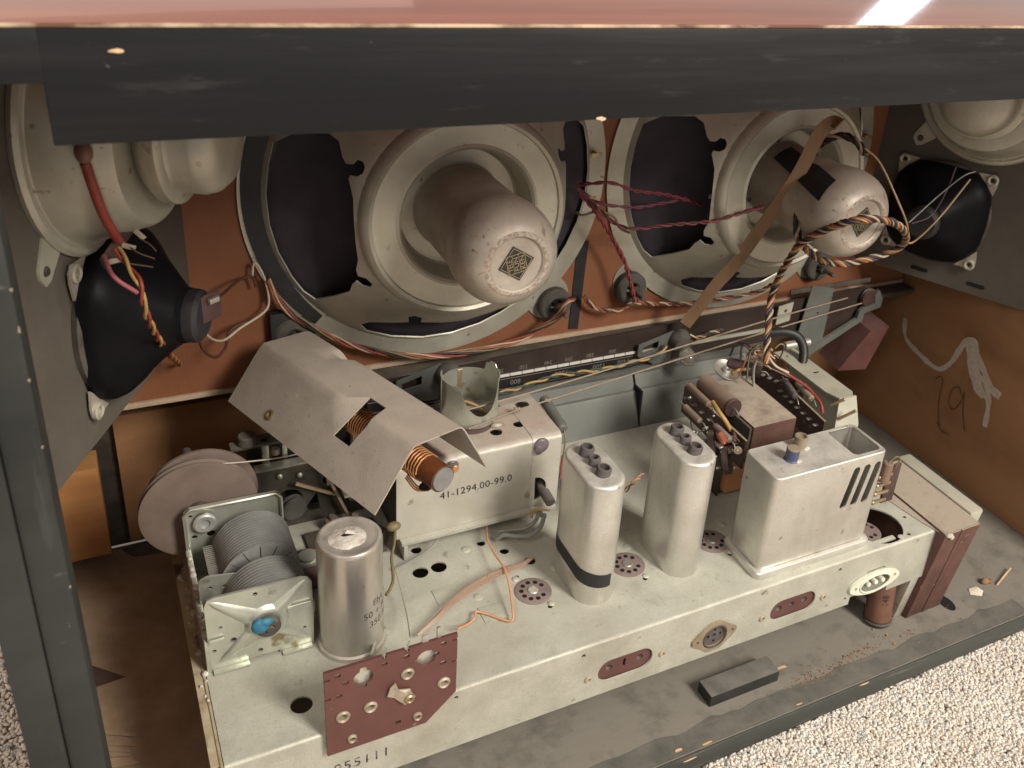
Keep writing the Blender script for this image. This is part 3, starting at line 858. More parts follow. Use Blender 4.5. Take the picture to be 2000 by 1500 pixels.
def build_woofer():
    t = thing('loudspeaker', 'left large round loudspeaker with upright window, its dusty magnet cap fully bare', 'loudspeaker', (181.5, 230, 197.5),
              'large loudspeakers on the baffle')
    prof = [(0, -40), (42, -40), (60, -57), (66, -55.5), (70, -52), (108, -9), (112, -3), (130, -2)]

    def py(r):
        for (r0, y0), (r1, y1) in zip(prof, prof[1:]):
            if r <= r1:
                return y0 + (y1 - y0) * (r - r0) / (r1 - r0)
        return -2.0

    def fn(u, v):
        r = math.hypot(u, v)
        e = .5
        dy = (py(r + e) - py(r - e)) / (2 * e)
        n = Vector((u / max(r, 1e-6) * dy, -1, v / max(r, 1e-6) * dy)).normalized()
        return (u, py(r), v), n

    clampr = lambda L: [(a * min(1, 109.5 / math.hypot(a, b)), b * min(1, 109.5 / math.hypot(a, b))) for a, b in L]
    wl = clampr(DATA['window_left'])
    wr = [(-a, b) for a, b in wl]
    wb = clampr(DATA['window_bottom'])
    wt = [(a, -b) for a, b in wb]
    ext = []
    for rr in (66, 68, 70, 76, 84, 92, 100, 106, 108, 110, 112):
        n = int(rr * 0.9)
        ext += [(rr * math.cos(2 * math.pi * i / n), rr * math.sin(2 * math.pi * i / n)) for i in range(n)]
    outer = circle(0, 0, 125, 96)
    hub = circle(0, 0, 65, 64)
    make('basket', G().sheet(outer, [hub, wl, wr, wb, wt], fn, 1.0, None, ext), 'speaker', t, 50)
    h = G().lathe([(67.5, -52.5), (66.4, -57.5), (64.6, -60.4), (62.5, -62), (60.4, -61), (59.8, -59.5), (46, -59.5), (44, -60.5), (42.5, -59), (41, -54), (39.5, -42), (38, -40.5), (29, -40)],
                  (0, 0, 0), (0, 1, 0), 72)
    make('magnet_plate', h, 'speaker', t, 25)
    c = G().lathe([(122, 3), (112, 1), (109, -1.5), (105, -4.2), (102, -4.6), (99, -6.2), (96, -6.8), (93, -8.4), (90, -9.0), (87, -10.8), (70, -19), (38, -36), (20, -38), (0, -38)], (0, 0, 0), (0, 1, 0), 64)
    make('paper_cone', c, 'cone_paper', t, 40)
    p = G().lathe([(30, -39), (28.2, -41), (28.6, -88), (29.2, -96), (30.4, -103), (31.0, -108), (31.0, -114), (30.2, -120), (28.2, -125.5), (25.0, -130), (21, -133), (17.4, -134.2), (16, -133.4),
                   (15.2, -132.2), (14.2, -132.0), (0, -132.0)], (0, 0, 0), (0, 1, 0), 56)
    pot = make('magnet_pot', p, 'pot', t, 22)
    make('rust_ring', G().lathe([(20.6, -132.75), (19.2, -133.75), (17.5, -134.25), (16.6, -134.0), (16.8, -133.7), (20.3, -132.3)], (0, 0, 0), (0, 1, 0), 48), 'rust', pot)
    # maker's emblem: black rhombus star with gold lines and three lines of letters
    em = G()
    fn2 = planar((0, 0, 0), (1, 0, 0), (0, 0, 1))
    em.sheet([(-10.8, 0), (0, -10.8), (10.8, 0), (0, 10.8)], [], planar((0, 0, 0), (1, 0, 0), (0, 0, 1)), 0.25)
    e = make('emblem', em, 'ink', t)
    e.location = Vector((0, -132.5, 0)) * MM
    eg = G()

    def line(a, b, w=.28):
        a, b = Vector(a), Vector(b)
        d = (b - a).normalized()
        s = Vector((-d.y, d.x)) * w
        eg.sheet([tuple(a - s), tuple(b - s), tuple(b + s), tuple(a + s)], [], planar((0, -0.25, 0), (1, 0, 0), (0, 0, 1)), 0.2)
    R_ = [(-9.6, 0), (0, -9.6), (9.6, 0), (0, 9.6)]
    Q_ = [(-5.6, -5.6), (5.6, -5.6), (5.6, 5.6), (-5.6, 5.6)]
    for L_ in (R_, Q_):
        for i in range(4):
            line(L_[i], L_[(i + 1) % 4], .16)
    line((-5.4, 1.9), (5.4, 1.9), .13)
    line((-5.4, -1.9), (5.4, -1.9), .13)
    f3 = planar((0, -0.3, 0), (1, 0, 0), (0, 0, 1))
    lettering(eg, 'TELE', 3.8, f3, at=(0, 3.7), squash=.95)
    lettering(eg, 'FUN', 3.8, f3, at=(0, 0), squash=1.2)
    lettering(eg, 'KEN', 3.8, f3, at=(0, -3.7), squash=1.2)
    make('emblem_print', eg, 'gold', e)
    e.rotation_euler = (0, math.radians(-103), 0)
    for (dx, dz) in ((91, -98), (-97, -93), (91, 98), (-97, 93)):
        make('mounting_ear', G().sheet(circle(dx * .96, dz * .96, 17, 28), [], planar((0, -1.2, 0), (1, 0, 0), (0, 0, 1)), 1.1), 'speaker', t)
        gm = make('grommet', G().lathe([(5, -9), (6.5, -10), (11.5, -9.5), (13, -8), (13, -3.5), (12, -1), (6, -1), (5, -3), (5, -9)], (dx, 0, dz), (0, 1, 0), 32), 'rubber', t)
        make('screw', G().cyl((dx, -1, dz), (dx, -27, dz), 2.3, 2.0, 10, .4).cyl((dx, -12, dz), (dx, -15, dz), 4.3, None, 6), 'dark_metal', gm)
    for (dx, dz) in ((113.5, 16), (112, -16)):
        make('solder_lug', G().box(dx - 4, dx + 4, -9, -8.2, dz - 1.6, dz + 1.6, .2).cyl((dx, -2, dz), (dx, -9, dz), 1.8), 'brass', t)
    return t, e


woofer1, emblem1 = build_woofer()
woofer2 = copy_tree(woofer1)
woofer2.location = Vector((434, 230, 197)) * MM
woofer2['label'] = 'right large round loudspeaker with a cable loop and tape on its magnet cap'
for ch in woofer2.children:
    if ch.name.startswith('emblem'):
        ch.rotation_euler = (0, math.radians(8), 0)
# felt strip on the rim of the left one, tape on the right one's cap
g = G()
cu = []
for i in range(16):
    a = math.radians(158 + i * 4.6)
    cu.append(((123 - i * .2) * math.cos(a), (123 - i * .2) * math.sin(a)))
inn = [((104.5 + i * .55) * math.cos(math.radians(158 + i * 4.6)), (104.5 + i * .55) * math.sin(math.radians(158 + i * 4.6))) for i in range(16)]
g.sheet(cu + inn[::-1], [], planar((180.5, 226.2, 197), (1, 0, 0), (0, 0, 1)), 1.2)
g.box(70, 84, 222, 229, 84, 122, .5)
tag(make('felt_strip', g, 'black_tape'), 'black felt strip along the left rim of the left loudspeaker', 'felt strip')
g = G()
vs, fs = [], []
for j in range(9):
    yy = 176 - j * 8.0
    for i in range(4):
        a = math.radians(100 + i * 11 + j * 3)
        rt = 29.2 if yy > 140 else 31.5
        vs.append(Vector((434 + rt * math.cos(a), yy, 197 + rt * math.sin(a))))
for j in range(8):
    for i in range(3):
        fs.append((j * 4 + i, j * 4 + i + 1, j * 4 + 5 + i, j * 4 + 4 + i))
g.add(vs, fs)
g.add([(421, 182, 227), (427, 182, 233), (414, 186, 240), (409, 186, 234)], [(0, 1, 2, 3)])
tag(make('tape_strip', g, 'black_tape'), 'black tape strip stuck along the magnet cap of the right loudspeaker', 'tape')

# ------------------------------------------------------------------ small loudspeakers on the splayed boards
UP = Vector((0, 0, 1))


def side_basis(side):
    if side < 0:
        return Vector((26, 230, 0)), Vector((.447, .894, 0)), Vector((.894, -.447, 0))
    return Vector((572, 230, 0)), Vector((.447, -.894, 0)), Vector((-.894, -.447, 0))


def small_speaker(side, u, z, label):
    B, U, N = side_basis(side)
    c = B + U * u + UP * z
    t = thing('midrange_loudspeaker', label, 'loudspeaker', c, 'silver loudspeakers on the side boards')
    fl = [(57 * math.cos(a), 57 * math.sin(a)) for a in [2 * math.pi * i / 48 for i in range(48)]]
    fr = planar((0, 0, 0), U if side < 0 else -U, UP)
    NN = N
    for sx in (-1, 1):
        for sz in (-1, 1):
            q = [(sx * 34, sz * 46), (sx * 47, sz * 57), (sx * 51.5, sz * 58), (sx * 55, sz * 53), (sx * 55, sz * 49), (sx * 46, sz * 34)]
            f = lambda a, b: (U * a + UP * b + NN * 1.2, NN)
            e = make('mounting_ear', G().sheet(q, [circle(sx * 49.5, sz * 51.5, 2.6, 14)], f, 1.2), 'speaker', t)
            make('screw', G().cyl(U * sx * 49.5 + UP * sz * 51.5, U * sx * 49.5 + UP * sz * 51.5 + NN * 2, 2.4, 1.8, 12), 'dark_metal', e)
    make('basket', G().lathe([(60, 0.2), (60.5, 2.5), (59, 4.5), (57, 5), (55.5, 4), (54.5, 4.5), (44.5, 31), (43, 33), (40, 33.5), (26, 33.5)], (0, 0, 0), NN, 64), 'speaker', t, 28)
    make('magnet_dome', G().lathe([(26, 33), (29, 35), (32.5, 39), (33.5, 42), (33, 45), (31, 46.5), (28.5, 47), (27.5, 49), (27.8, 57), (26, 62), (22, 66), (15, 68), (0, 68.5)],
                                  (0, 0, 0), NN, 48), 'speaker', t, 30)
    return t


small_speaker(-1, -102, 274, 'silver drum-shaped loudspeaker on the left side board')
small_speaker(1, 81, 268, 'silver round loudspeaker half hidden under the rail at far right')


def cone_speaker(side, u, z, label):
    B, U, N = side_basis(side)
    t = thing('tweeter', label, 'tweeter', B + U * u + UP * z, 'black tweeters on the side boards')
    for sx in (-1, 1):
        for sz in (-1, 1):
            q = [(sx * 24, sz * 40), (sx * 33, sz * 40.5), (sx * 37, sz * 41), (sx * 40, sz * 38), (sx * 40.5, sz * 33), (sx * 39, sz * 24)]
            e = make('mounting_ear', G().sheet(q, [circle(sx * 36, sz * 36.5, 1.9, 12)], lambda a, b: (U * a + UP * b + N * 3, N), 1.2), 'pot', t)
            make('eyelet', G().lathe([(2.2, 2.5), (2.2, 4.4), (3.4, 5), (4.6, 4.4), (4.6, 2.5)], U * sx * 36 + UP * sz * 36.5, N, 18), 'speaker', e)
    make('rim', G().lathe([(42.5, 0.3), (43, 3), (41.5, 4.5), (39.5, 4.5)], (0, 0, 0), N, 56), 'dark_metal', t)
    hg = G().lathe([(41, 2.5), (40.5, 7), (38.5, 11), (34, 15.5), (27, 21), (18, 30), (14.5, 35), (14, 38), (0, 38)], (0, 0, 0), N, 56)
    for i in range(len(hg.v)):                       # the moulded back is a rounded square
        p = hg.v[i]
        a, b_ = p.dot(U), p.dot(UP)
        rr_ = math.hypot(a, b_)
        if rr_ > 15:
            k = 1.0 / ((abs(a / rr_) ** 3.2 + abs(b_ / rr_) ** 3.2) ** (1 / 3.2))
            k = 1 + (k - 1) * .8
            hg.v[i] = p + (U * a + UP * b_) * (k - 1)
    make('horn', hg, 'black_plastic', t, 30)
    make('magnet', G().lathe([(13.5, 37), (13.8, 40), (13.5, 43), (11, 45), (0, 45)], (0, 0, 0), N, 28), 'black_tape', t, 30)
    return t


tw = cone_speaker(-1, -97, 177, 'black horn tweeter below the silver loudspeaker on the left')
B, U, N = side_basis(-1)
c = N * 47 + U * 3 + UP * 4
make('terminal_strip', G().box(-6, 6, -1.2, 1.2, -7, 7, .3, Matrix.Translation(c) @ Matrix.Rotation(.6, 4, 'Z')), 'dark_bakelite', tw)
make('solder_lug', G().box(-3, 3, -4, -2, 3.4, 6, .3, Matrix.Translation(c) @ Matrix.Rotation(.6, 4, 'Z')), 'solder', tw)
cone_speaker(1, 60, 161, 'black horn tweeter low on the right side board beside the cable loop')

# ------------------------------------------------------------------ chassis
ch = thing('radio_chassis', 'dusty beige metal radio chassis with sockets along its back edge', 'chassis', (0, 0, -43))
CHO = Vector((0, 0, -43))


def hpart(name, g, m, parent=None, sharp=35):
    par = parent or ch
    for i in range(len(g.v)):
        g.v[i] = g.v[i] - CHO
    return make(name, g, m, par, sharp)


sockets = [(184.1, 51.9), (249.3, 50.9), (313.1, 49.5)]
top_holes = [circle(x, y, 10.9, 26) for x, y in sockets]
top_holes += [circle(127.1, 92.7, 4.9, 20), circle(139, 93.2, 4.9, 20), circle(182, 91.7, 3.0, 16), circle(193.5, 77.4, 3.6, 16), circle(40.9, 22.4, 5.6, 22)]
for x, y in sockets:
    top_holes += [circle(x + 4.3, y - 15.2, 1.6, 12), circle(x - 4.3, y + 15.2, 1.6, 12)]
cut = [(430 + 24 * math.cos(math.radians(a)), 21 + 15.5 * math.sin(math.radians(a))) for a in range(-62, 243, 12)] + [(425, 8), (432, 7)]
top_holes += [circle(432, 21, 19.5, 36)]
top_holes += [circle(131, 113, 3.4, 16), circle(171, 104, 2.8, 14), circle(252, 160, 2.0, 10), circle(262, 164, 2.0, 10),
              [(250, 118), (285, 122), (285, 150), (250, 150)], circle(448, 4.6, 1.5, 10), circle(459, 20, 1.5, 10)]
hpart('top_plate', G().sheet([(0.4, 1.6), (473, 1.6), (473, 186), (0.4, 186)], top_holes, planar((0, 0, 0), (1, 0, 0), (0, 1, 0)), 1.2), 'chassis')
# rounded back edge
g = G()
rr = []
for i in range(7):
    a = math.radians(90 * i / 6)
    rr.append((1.8 - 1.8 * math.sin(a), -1.8 + 1.8 * math.cos(a)))
vs, fs = [], []
for y, z in rr:
    vs += [(0.4, y, z), (473, y, z)]
for i in range(6):
    fs.append((2 * i, 2 * i + 1, 2 * i + 3, 2 * i + 2))
g.add(vs, fs)
hpart('rounded_edge', g, 'chassis', None, 80)
stad = lambda cx, cz, hw, hh, n=10: rrect(cx - hw, cx + hw, cz - hh, cz + hh, hh * .995, n)
rear_holes = [stad(222.6, -25.6, 18.6, 8.2), stad(348.6, -25.4, 18.6, 8.2), circle(286, -26.5, 8.6, 26),
              circle(192.9, -6.8, 1.5, 12), circle(384, -7, 1.5, 12), circle(396, -36.7, 1.4, 12), circle(116.3, -5.6, 1.3, 12),
              circle(286, -16.2, 1.1, 10), circle(287, -36.8, 1.1, 10), [(411, -19.5), (427.5, -19.5), (427.5, -17.6), (411, -17.6)],
              [(419 + 13.5 * math.cos(a), -28.2 + 7.1 * math.sin(a)) for a in [2 * math.pi * i / 28 for i in range(28)]]]
rear = [(0.4, -43.2), (400.4, -43.0), (400.4, -36.6), (435, -36.6), (435, -42.5), (474, -41.5), (474, -35), (473.6, -1.7), (0.4, -1.7)]
hpart('rear_plate', G().sheet(rear, rear_holes, planar((0, 0, 0), (1, 0, 0), (0, 0, 1)), 1.2), 'chassis')
hpart('side_plate', G().sheet([(0.3, -43), (186, -43), (186, -0.2), (0.3, -0.2)], [], planar((0.0, 0, 0), (0, 1, 0), (0, 0, 1)), 1.2), 'chassis_side')
hpart('side_flange', G().box(-5.5, 0, 3, 186, -2.6, -1.0, .3), 'chassis_side')
hpart('side_plate', G().box(472.2, 473.4, 5, 186, -43, -1.3), 'chassis')
hpart('front_plate', G().box(1.5, 472, 185.2, 186.4, -43, -1.3), 'chassis')
rnd = random.Random(5)
for i in range(26):
    y = rnd.uniform(40, 150)
    hpart('wax_drop', G().ball((-1.5 + rnd.uniform(-1.5, 2.5), y, -0.6 + rnd.uniform(-1, .6)), rnd.uniform(.7, 1.9), 8, (1, rnd.uniform(.8, 1.8), .7)), 'corrosion')
# tube sockets
for k, (x, y) in enumerate(sockets):
    s = hpart('tube_socket', G().lathe([(11.4, -3), (11.4, 0.7), (10.6, 1.1), (0, 1.1)], (x, y, -0.4), (0, 0, 1), 36), 'socket')
    hpart('centre_shield', G().lathe([(3.4, 0.5), (3.4, 1.5), (2.9, 1.9), (0, 1.7)], (x, y, -0.3), (0, 0, 1), 20), 'solder', s)
    for i in range(9):
        a = math.radians(20 + i * 36 + k * 14)
        p = (x + 7.1 * math.cos(a), y + 7.1 * math.sin(a))
        hpart('contact_hole', G().lathe([(1.45, 0.74), (1.45, 0.85), (0.9, 0.82), (0, 0.78)], (p[0], p[1], -0.05), (0, 0, 1), 12), 'hole_shade', s)
    for sx in (-1, 1):
        hpart('rivet', G().ball((x + sx * 10.5 * -.55, y + sx * 13.4, 0.1), 2.2, 12, (1, 1, .45)), 'chassis', s)
# socket in the big cut-out under the double can
s = hpart('tube_socket', G().lathe([(11, -2), (11, 2.8), (10.2, 3.4), (0, 3.4)], (424, 21, -6.0), (0, 0, 1), 32), 'socket')
for i in range(9):
    a = math.radians(10 + i * 36)
    hpart('contact_hole', G().lathe([(1.4, 0), (1.4, .12), (0, .1)], (424 + 7 * math.cos(a), 21 + 7 * math.sin(a), -2.55), (0, 0, 1), 12), 'hole_shade', s)
hpart('socket_bracket', G().box(410, 438, 6, 9.5, -3, -1.6, .2), 'chassis')
hpart('dimple', G().ball((447 - 6, 4.5, -.1), 2.2, 14, (1.2, 1, .16)), 'chassis')
for x, y in ((160, 102), (205, 66), (258, 66), (300, 70), (152, 60), (330, 62)):
    hpart('dimple', G().ball((x, y, 0), 3.0, 14, (1, 1, .22)), 'chassis')
for x, y in ((148, 38), (128, 62)):
    hpart('lanced_tab', G().box(x, x + 16, y, y + 13, 0, .55, .2), 'chassis')
# antenna and loudspeaker socket strips on the back
for cx, slot in ((222.6, True), (348.6, False)):
    hz = -25.5
    hl = [circle(cx - 10.5, hz, 2.4, 18), circle(cx + 10.5, hz, 2.4, 18)]
    hl.append(rrect(cx - .9, cx + .9, hz - 3.4, hz + 3.4, .8, 4) if slot else circle(cx, hz, 2.1, 16))
    st = hpart('socket_strip', G().sheet(rrect(cx - 24, cx + 24, hz - 9.5, hz + 9.5, 3), hl, planar((0, 1.7, 0), (1, 0, 0), (0, 0, 1)), 2.0), 'bakelite')
    for sx in (-10.5, 10.5) + (() if slot else (0,)):
        hpart('contact', G().lathe([(1.7, 0), (1.9, 3.2), (2.4, 3.2), (2.4, 0)], (cx + sx, 2.4, hz), (0, 1, 0), 16), 'solder', st)
    hpart('strip_back', G().box(cx - 16, cx + 16, 6, 7, hz - 6, hz + 6), 'hole_shade', st)
    for sx in (-25.2, 25.4):
        e = G()
        ring_hole(e, (cx + sx, -0.2, hz - 1.4), (0, -1, 0), 2.3, 1.2, .9)
        hpart('hollow_rivet', e, 'rivet', st)
# round pickup socket
din = [(286 + 16.5, -27.0), (286 + 13, -31.6), (286 + 5, -38.2), (286 - 3, -38.6), (286 - 9, -34), (286 - 16.3, -29.2), (286 - 16.6, -26), (286 - 13, -22), (286 - 5, -15.8),
       (286 + 3, -15.2), (286 + 9, -19.2), (286 + 16.4, -24.4)]
ds = hpart('round_socket', G().sheet(din, [circle(286, -26.7, 7.6, 28), circle(299, -26, 1.3, 10), circle(273, -27.4, 1.3, 10)], planar((0, -1.5, 0), (1, 0, 0), (0, 0, 1)), 1.4), 'plug_brown')
hpart('socket_collar', G().lathe([(7.7, 3), (7.7, -1.9), (8.6, -2.2), (9.2, -1.4)], (286, 0, -26.7), (0, 1, 0), 32), 'dark_metal', ds)
dh = [rrect(286 + 4.6 * math.cos(a) - .9, 286 + 4.6 * math.cos(a) + .9, -26.7 + 4.6 * math.sin(a) - 1.3, -26.7 + 4.6 * math.sin(a) + 1.3, .5, 3)
      for a in (0, math.pi / 2, math.pi, 1.5 * math.pi)]
hpart('socket_insert', G().sheet(circle(286, -26.7, 7.5, 28), dh + [circle(286, -26.7, 1.6, 12)], planar((0, -0.4, 0), (1, 0, 0), (0, 0, 1)), 1.5), 'plug_grey', ds)
hpart('socket_pit', G().box(279, 293, 4, 5, -34, -19.5), 'hole_shade', ds)
# mains inlet: ivory oval with three pins
mo = []
for i in range(40):
    a = 2 * math.pi * i / 40
    ca, sa = math.cos(a), math.sin(a)
    mo.append((419 + 22.6 * (abs(ca) ** 1.35) * (1 if ca > 0 else -1), -28 + 9.4 * (abs(sa) ** .95) * (1 if sa > 0 else -1)))
mi = [(419 + 13.6 * math.cos(a), -28.2 + 7.2 * math.sin(a)) for a in [2 * math.pi * i / 28 for i in range(28)]]
ml = hpart('mains_inlet', G().sheet(mo, [mi, circle(401.4, -28.6, 1.6, 12), circle(436.8, -27.2, 1.6, 12)], planar((0, -2.2, 0), (1, 0, 0), (0, 0, 1)), 2.0), 'ivory')
rings = []
for k, y in ((1.0, -2.2), (0.98, 0), (0.95, 15)):
    rings.append([Vector((419 + (a - 419) * k, y, -28.2 + (b + 28.2) * k)) for a, b in mi])
hpart('inlet_well', G().loops(rings, False, True), 'ivory_shaded', ml)
hpart('inlet_rim', G().tube([Vector((a, -2.4, b)) for a, b in mi] + [Vector((mi[0][0], -2.4, mi[0][1]))], .7, 6, 0), 'ivory', ml)
for dx in (-6.5, 0, 6.5):
    hpart('pin', G().cyl((419 + dx, 15, -27.4), (419 + dx, -3.6, -27.4), 1.9, 1.8, 14, .6), 'ivory', ml)
for x, z in ((433.5, -33), (437, -38)):
    pass
# serial number stamped on the back
g = lettering(G(), '055111', 9.0, planar((0, 0, 0), (1, 0, 0), (0, 0, 1)), 0, 1.12, (65.5, -28.2), .12)
hpart('serial_number', g, 'ink_worn')

# ------------------------------------------------------------------ IF cans
def stadium(cx, cy, hw, hl, inset, n=14):
    r = hw - inset
    s = hl - hw
    out = []
    for k in range(n + 1):
        a = math.pi * k / n
        out.append((cx + r * math.cos(a), cy + s + r * math.sin(a)))
    for k in range(n + 1):
        a = math.pi + math.pi * k / n
        out.append((cx + r * math.cos(a), cy - s + r * math.sin(a)))
    return out


def if_can(cx, cy, label, tape):
    t = thing('shield_can', label, 'shield can', (cx, cy, 0), 'tall aluminium coil cans on the chassis')
    rings = []
    for ins, z in ((0, 0.1), (0, 83.6), (.35, 84.8), (1.1, 85.7), (2.0, 86.0), (3.2, 86.0)):
        rings.append([Vector((x - cx, y - cy, z)) for x, y in stadium(cx, cy, 12.8, 24.2, ins)])
    make('body', G().loops(rings, False, False), 'can', t, 40)
    hl = [circle(0, y - .2, r, 16) for y, r in ((10.8, 3.2), (0, 2.8), (-10.2, 3.2))]
    o = [(x - cx, y - cy) for x, y in stadium(cx, cy, 12.8, 24.2, 2.9)]
    make('lid', G().sheet(o, hl, planar((0, 0, 85.95), (1, 0, 0), (0, 1, 0)), 1), 'can', t)
    for i, (y, r, h, tx) in enumerate(((10.8, 4.3, 6.2, .2), (0, 3.5, 5.8, -.15), (-10.2, 4.4, 5.6, .25))):
        p = make('tuning_plug', G().lathe([(r + .5, 0), (r, 1), (r, h - .8), (r - .5, h), (r - 1.3, h), (r - 1.5, h - 3.2), (0, h - 3.3)], (0, y, 85.2), (tx * .4, tx * -.2, 1), 22), 'plug_grey', t)
    make('glue_spot', G().ball((1.5, -16.5, 85.6), 4.2, 16, (1.15, .8, .12)), 'wax' if False else 'can', t)
    make('dent', G().ball((-12.6, -4, 27), 1.4, 10, (.4, 1, .6)), 'dark_metal' if False else 'can', t)
    if tape:
        rg = []
        out = stadium(0, 0, 13.05, 24.45, 0)
        n = len(out)
        seq = [out[i] for i in range(int(n * .37), int(n * .86))]
        vs, fs = [], []
        for i, (x, y) in enumerate(seq):
            k = i / (len(seq) - 1)
            z0 = 20 - 8 * k ** .7
            vs += [(x, y, z0), (x, y, z0 + 10 - 2 * abs(k - .6))]
        for i in range(len(seq) - 1):
            fs.append((2 * i, 2 * i + 2, 2 * i + 3, 2 * i + 1))
        make('tape_band', G().add(vs, fs), 'black_tape', t, 60)
    return t


if_can(217.2, 51, 'oval aluminium coil can with a black tape band near its foot', True)
if_can(280.0, 51, 'oval aluminium coil can without tape between two tube sockets', False)

# wide rectangular can with open corner and three slots
bx = thing('rectangular_can', 'wide rectangular aluminium can with three slots and an open corner', 'shield can', (365, 26, 0))
BXO = Vector((365, 26, 0))
X0, X1, Y0, Y1, RR = 321, 410.5, 9, 43, 4.0
per = rrect(X0, X1, Y0, Y1, RR, 6)
cum = [0.0]
for i in range(len(per)):
    a, b = per[i], per[(i + 1) % len(per)]
    cum.append(cum[-1] + math.hypot(b[0] - a[0], b[1] - a[1]))
TOT = cum[-1]


def perim(u):
    u = u % TOT
    for i in range(len(per)):
        if u <= cum[i + 1] + 1e-9:
            k = (u - cum[i]) / max(cum[i + 1] - cum[i], 1e-9)
            a, b = per[i], per[(i + 1) % len(per)]
            d = Vector((b[0] - a[0], b[1] - a[1], 0)).normalized()
            return Vector((a[0] + (b[0] - a[0]) * k, a[1] + (b[1] - a[1]) * k, 0)), Vector((d.y, -d.x, 0))
    return Vector((*per[0], 0)), Vector((0, -1, 0))


def u_of_x(x):                      # front side is the last stretch of the outline
    return TOT - ((X1 - RR) - x)


def bfn(u, v):
    p, n = perim(u)
    return p + Vector((0, 0, v)) - BXO, n


slots = []
for xb, xt in ((381.6, 386.4), (390.6, 395.2), (399.6, 404.2)):
    ub, ut = u_of_x(xb), u_of_x(xt)
    w, zb, zt = 2.75, 37.5, 69
    L = []
    for i in range(9):
        a = math.radians(180 * i / 8)
        L.append((ut + w * math.cos(a), zt - w + w * math.sin(a)))
    for i in range(9):
        a = math.radians(180 + 180 * i / 8)
        L.append((ub + w * math.cos(a), zb + w + w * math.sin(a)))
    slots.append(L)
outer = [(c, 3.0) for c in cum] + [(c, 75.0) for c in reversed(cum)]
make('body', G().sheet(outer, slots, bfn, 1.1, None, [(c, z) for c in cum[1:-1] for z in (24, 52)]), 'can', bx, 50)
op = rrect(385.5, 408, 12.5, 41, 3.5, 5)
make('lid', G().sheet([p for p in rrect(X0 + 1, X1 - 1, Y0 + 1, Y1 - 1, RR)], [op], planar(Vector((0, 0, 75.9)) - BXO, (1, 0, 0), (0, 1, 0)), 1.1), 'can', bx)
make('lid_edge', G().tube([Vector((a, b, 74.9)) - BXO for a, b in rrect(X0 + 1.1, X1 - 1.1, Y0 + 1.1, Y1 - 1.1, RR - 1)] + [Vector((X1 - RR, Y0 + 1.1, 74.9)) - BXO], 1.15, 8, 0), 'can', bx, 80)
rings = [[Vector((a, b, z)) - BXO for a, b in rrect(X0 - i, X1 + i, Y0 - i, Y1 + i, RR + 1)] for i, z in ((3, 0), (3, 4.2), (2.3, 5.2), (0.2, 5.4))]
make('skirt', G().loops(rings, False, False), 'can', bx, 40)
make('inner_wall', G().box(377, 378, 10.6, 41.4, 30, 75, 0, Matrix.Translation(-BXO)), 'can', bx)
for (x, y, mt, h) in ((357, 33.5, 'plug_brown', 8.5), (343, 24, 'plug_blue', 8.5)):
    p = make('tuning_plug', G().lathe([(5.3, 0), (4.2, 1.3), (4.2, h), (3.3, h + .1), (3.0, h - 1.6), (0, h - 1.7)], Vector((x, y, 75.6)) - BXO, (0, 0, 1), 24), mt, bx)
    if mt == 'plug_blue':
        make('plug_cap', G().lathe([(4.25, h - .2), (3.8, h + .5), (0, h + .5)], Vector((x, y, 75.6)) - BXO, (0, 0, 1), 24), 'plug_brown', p)
    make('glue', G().ball(Vector((x + 2.5, y - 3.2, 75.9)) - BXO, 2.6, 10, (1.2, .8, .45)), 'corrosion', p)
make('worn_patch', G().sheet(circle(337, 15.5, 7.5, 20, 4.2), [], planar(Vector((0, 0, 76.06)) - BXO, (1, 0, 0), (0, 1, 0)), .12), 'plate_grey' if False else 'can', bx)
# small board hooked on its right side
tb = thing('lug_board', 'small dark lug board with wires on the right of the rectangular can', 'terminal board', (415, 40, 30))
O_ = Vector((415, 40, 30))
make('board', G().box(430, 441, 20, 21.6, 20, 51, .3, Matrix.Translation(-O_)), 'dark_bakelite', tb)
make('hook', G().box(410.8, 431, 22, 23, 34, 38, .2, Matrix.Translation(-O_)), 'bracket', tb)
for z in (24, 31, 38, 45):
    make('lug', G().box(421, 433, 18.4, 19.6, z - 1.2, z + 1.2, .3, Matrix.Translation(-O_)).ball(Vector((421, 19, z)) - O_, 1.8, 8), 'brass', tb)
make('capacitor', G().cyl(Vector((424, 17.5, 42)) - O_, Vector((425, 18, 57)) - O_, 3.6, None, 16, .6), 'paper_cap', tb)
make('loop_wire', G().tube([Vector(p) - O_ for p in ((425, 18, 57), (430, 17, 61), (435, 18, 57), (434, 19, 50))], .5, 6), 'wire_olive', tb)

# ------------------------------------------------------------------ electrolytic capacitor
ec = thing('electrolytic_capacitor', 'aluminium electrolytic capacitor can with a burst corroded top', 'capacitor', (76, 57, 0))
make('can', G().lathe([(0, 0.1), (18.6, 0.1), (18.4, 2.2), (17.2, 3), (17.1, 69.6), (16.9, 70.8), (16.2, 71.8), (15.2, 72.0), (13.8, 71.5), (12.5, 71.3), (0, 71.3)], (0, 0, 0), (0, 0, 1), 64), 'aluminium', ec, 28)
g = G()
rn = random.Random(2)
ringsv = []
for r in (10.2, 8.2, 5.6, 3.0):
    row = []
    for i in range(22):
        a = 2 * math.pi * i / 22
        k = r * (1 + .16 * noise.noise(Vector((math.cos(a) * 2, math.sin(a) * 2, r))))
        h = 71.35 if r > 10 else 71.8 + rn.uniform(-.1, .5)
        row.append(Vector((k * math.cos(a) - 1.2, k * math.sin(a) * .9 - .5, h + (.7 if r < 4 else 0))))
    ringsv.append(row)
g.loops(ringsv, False, True)
make('corroded_patch', g, 'corrosion', ec, 60)
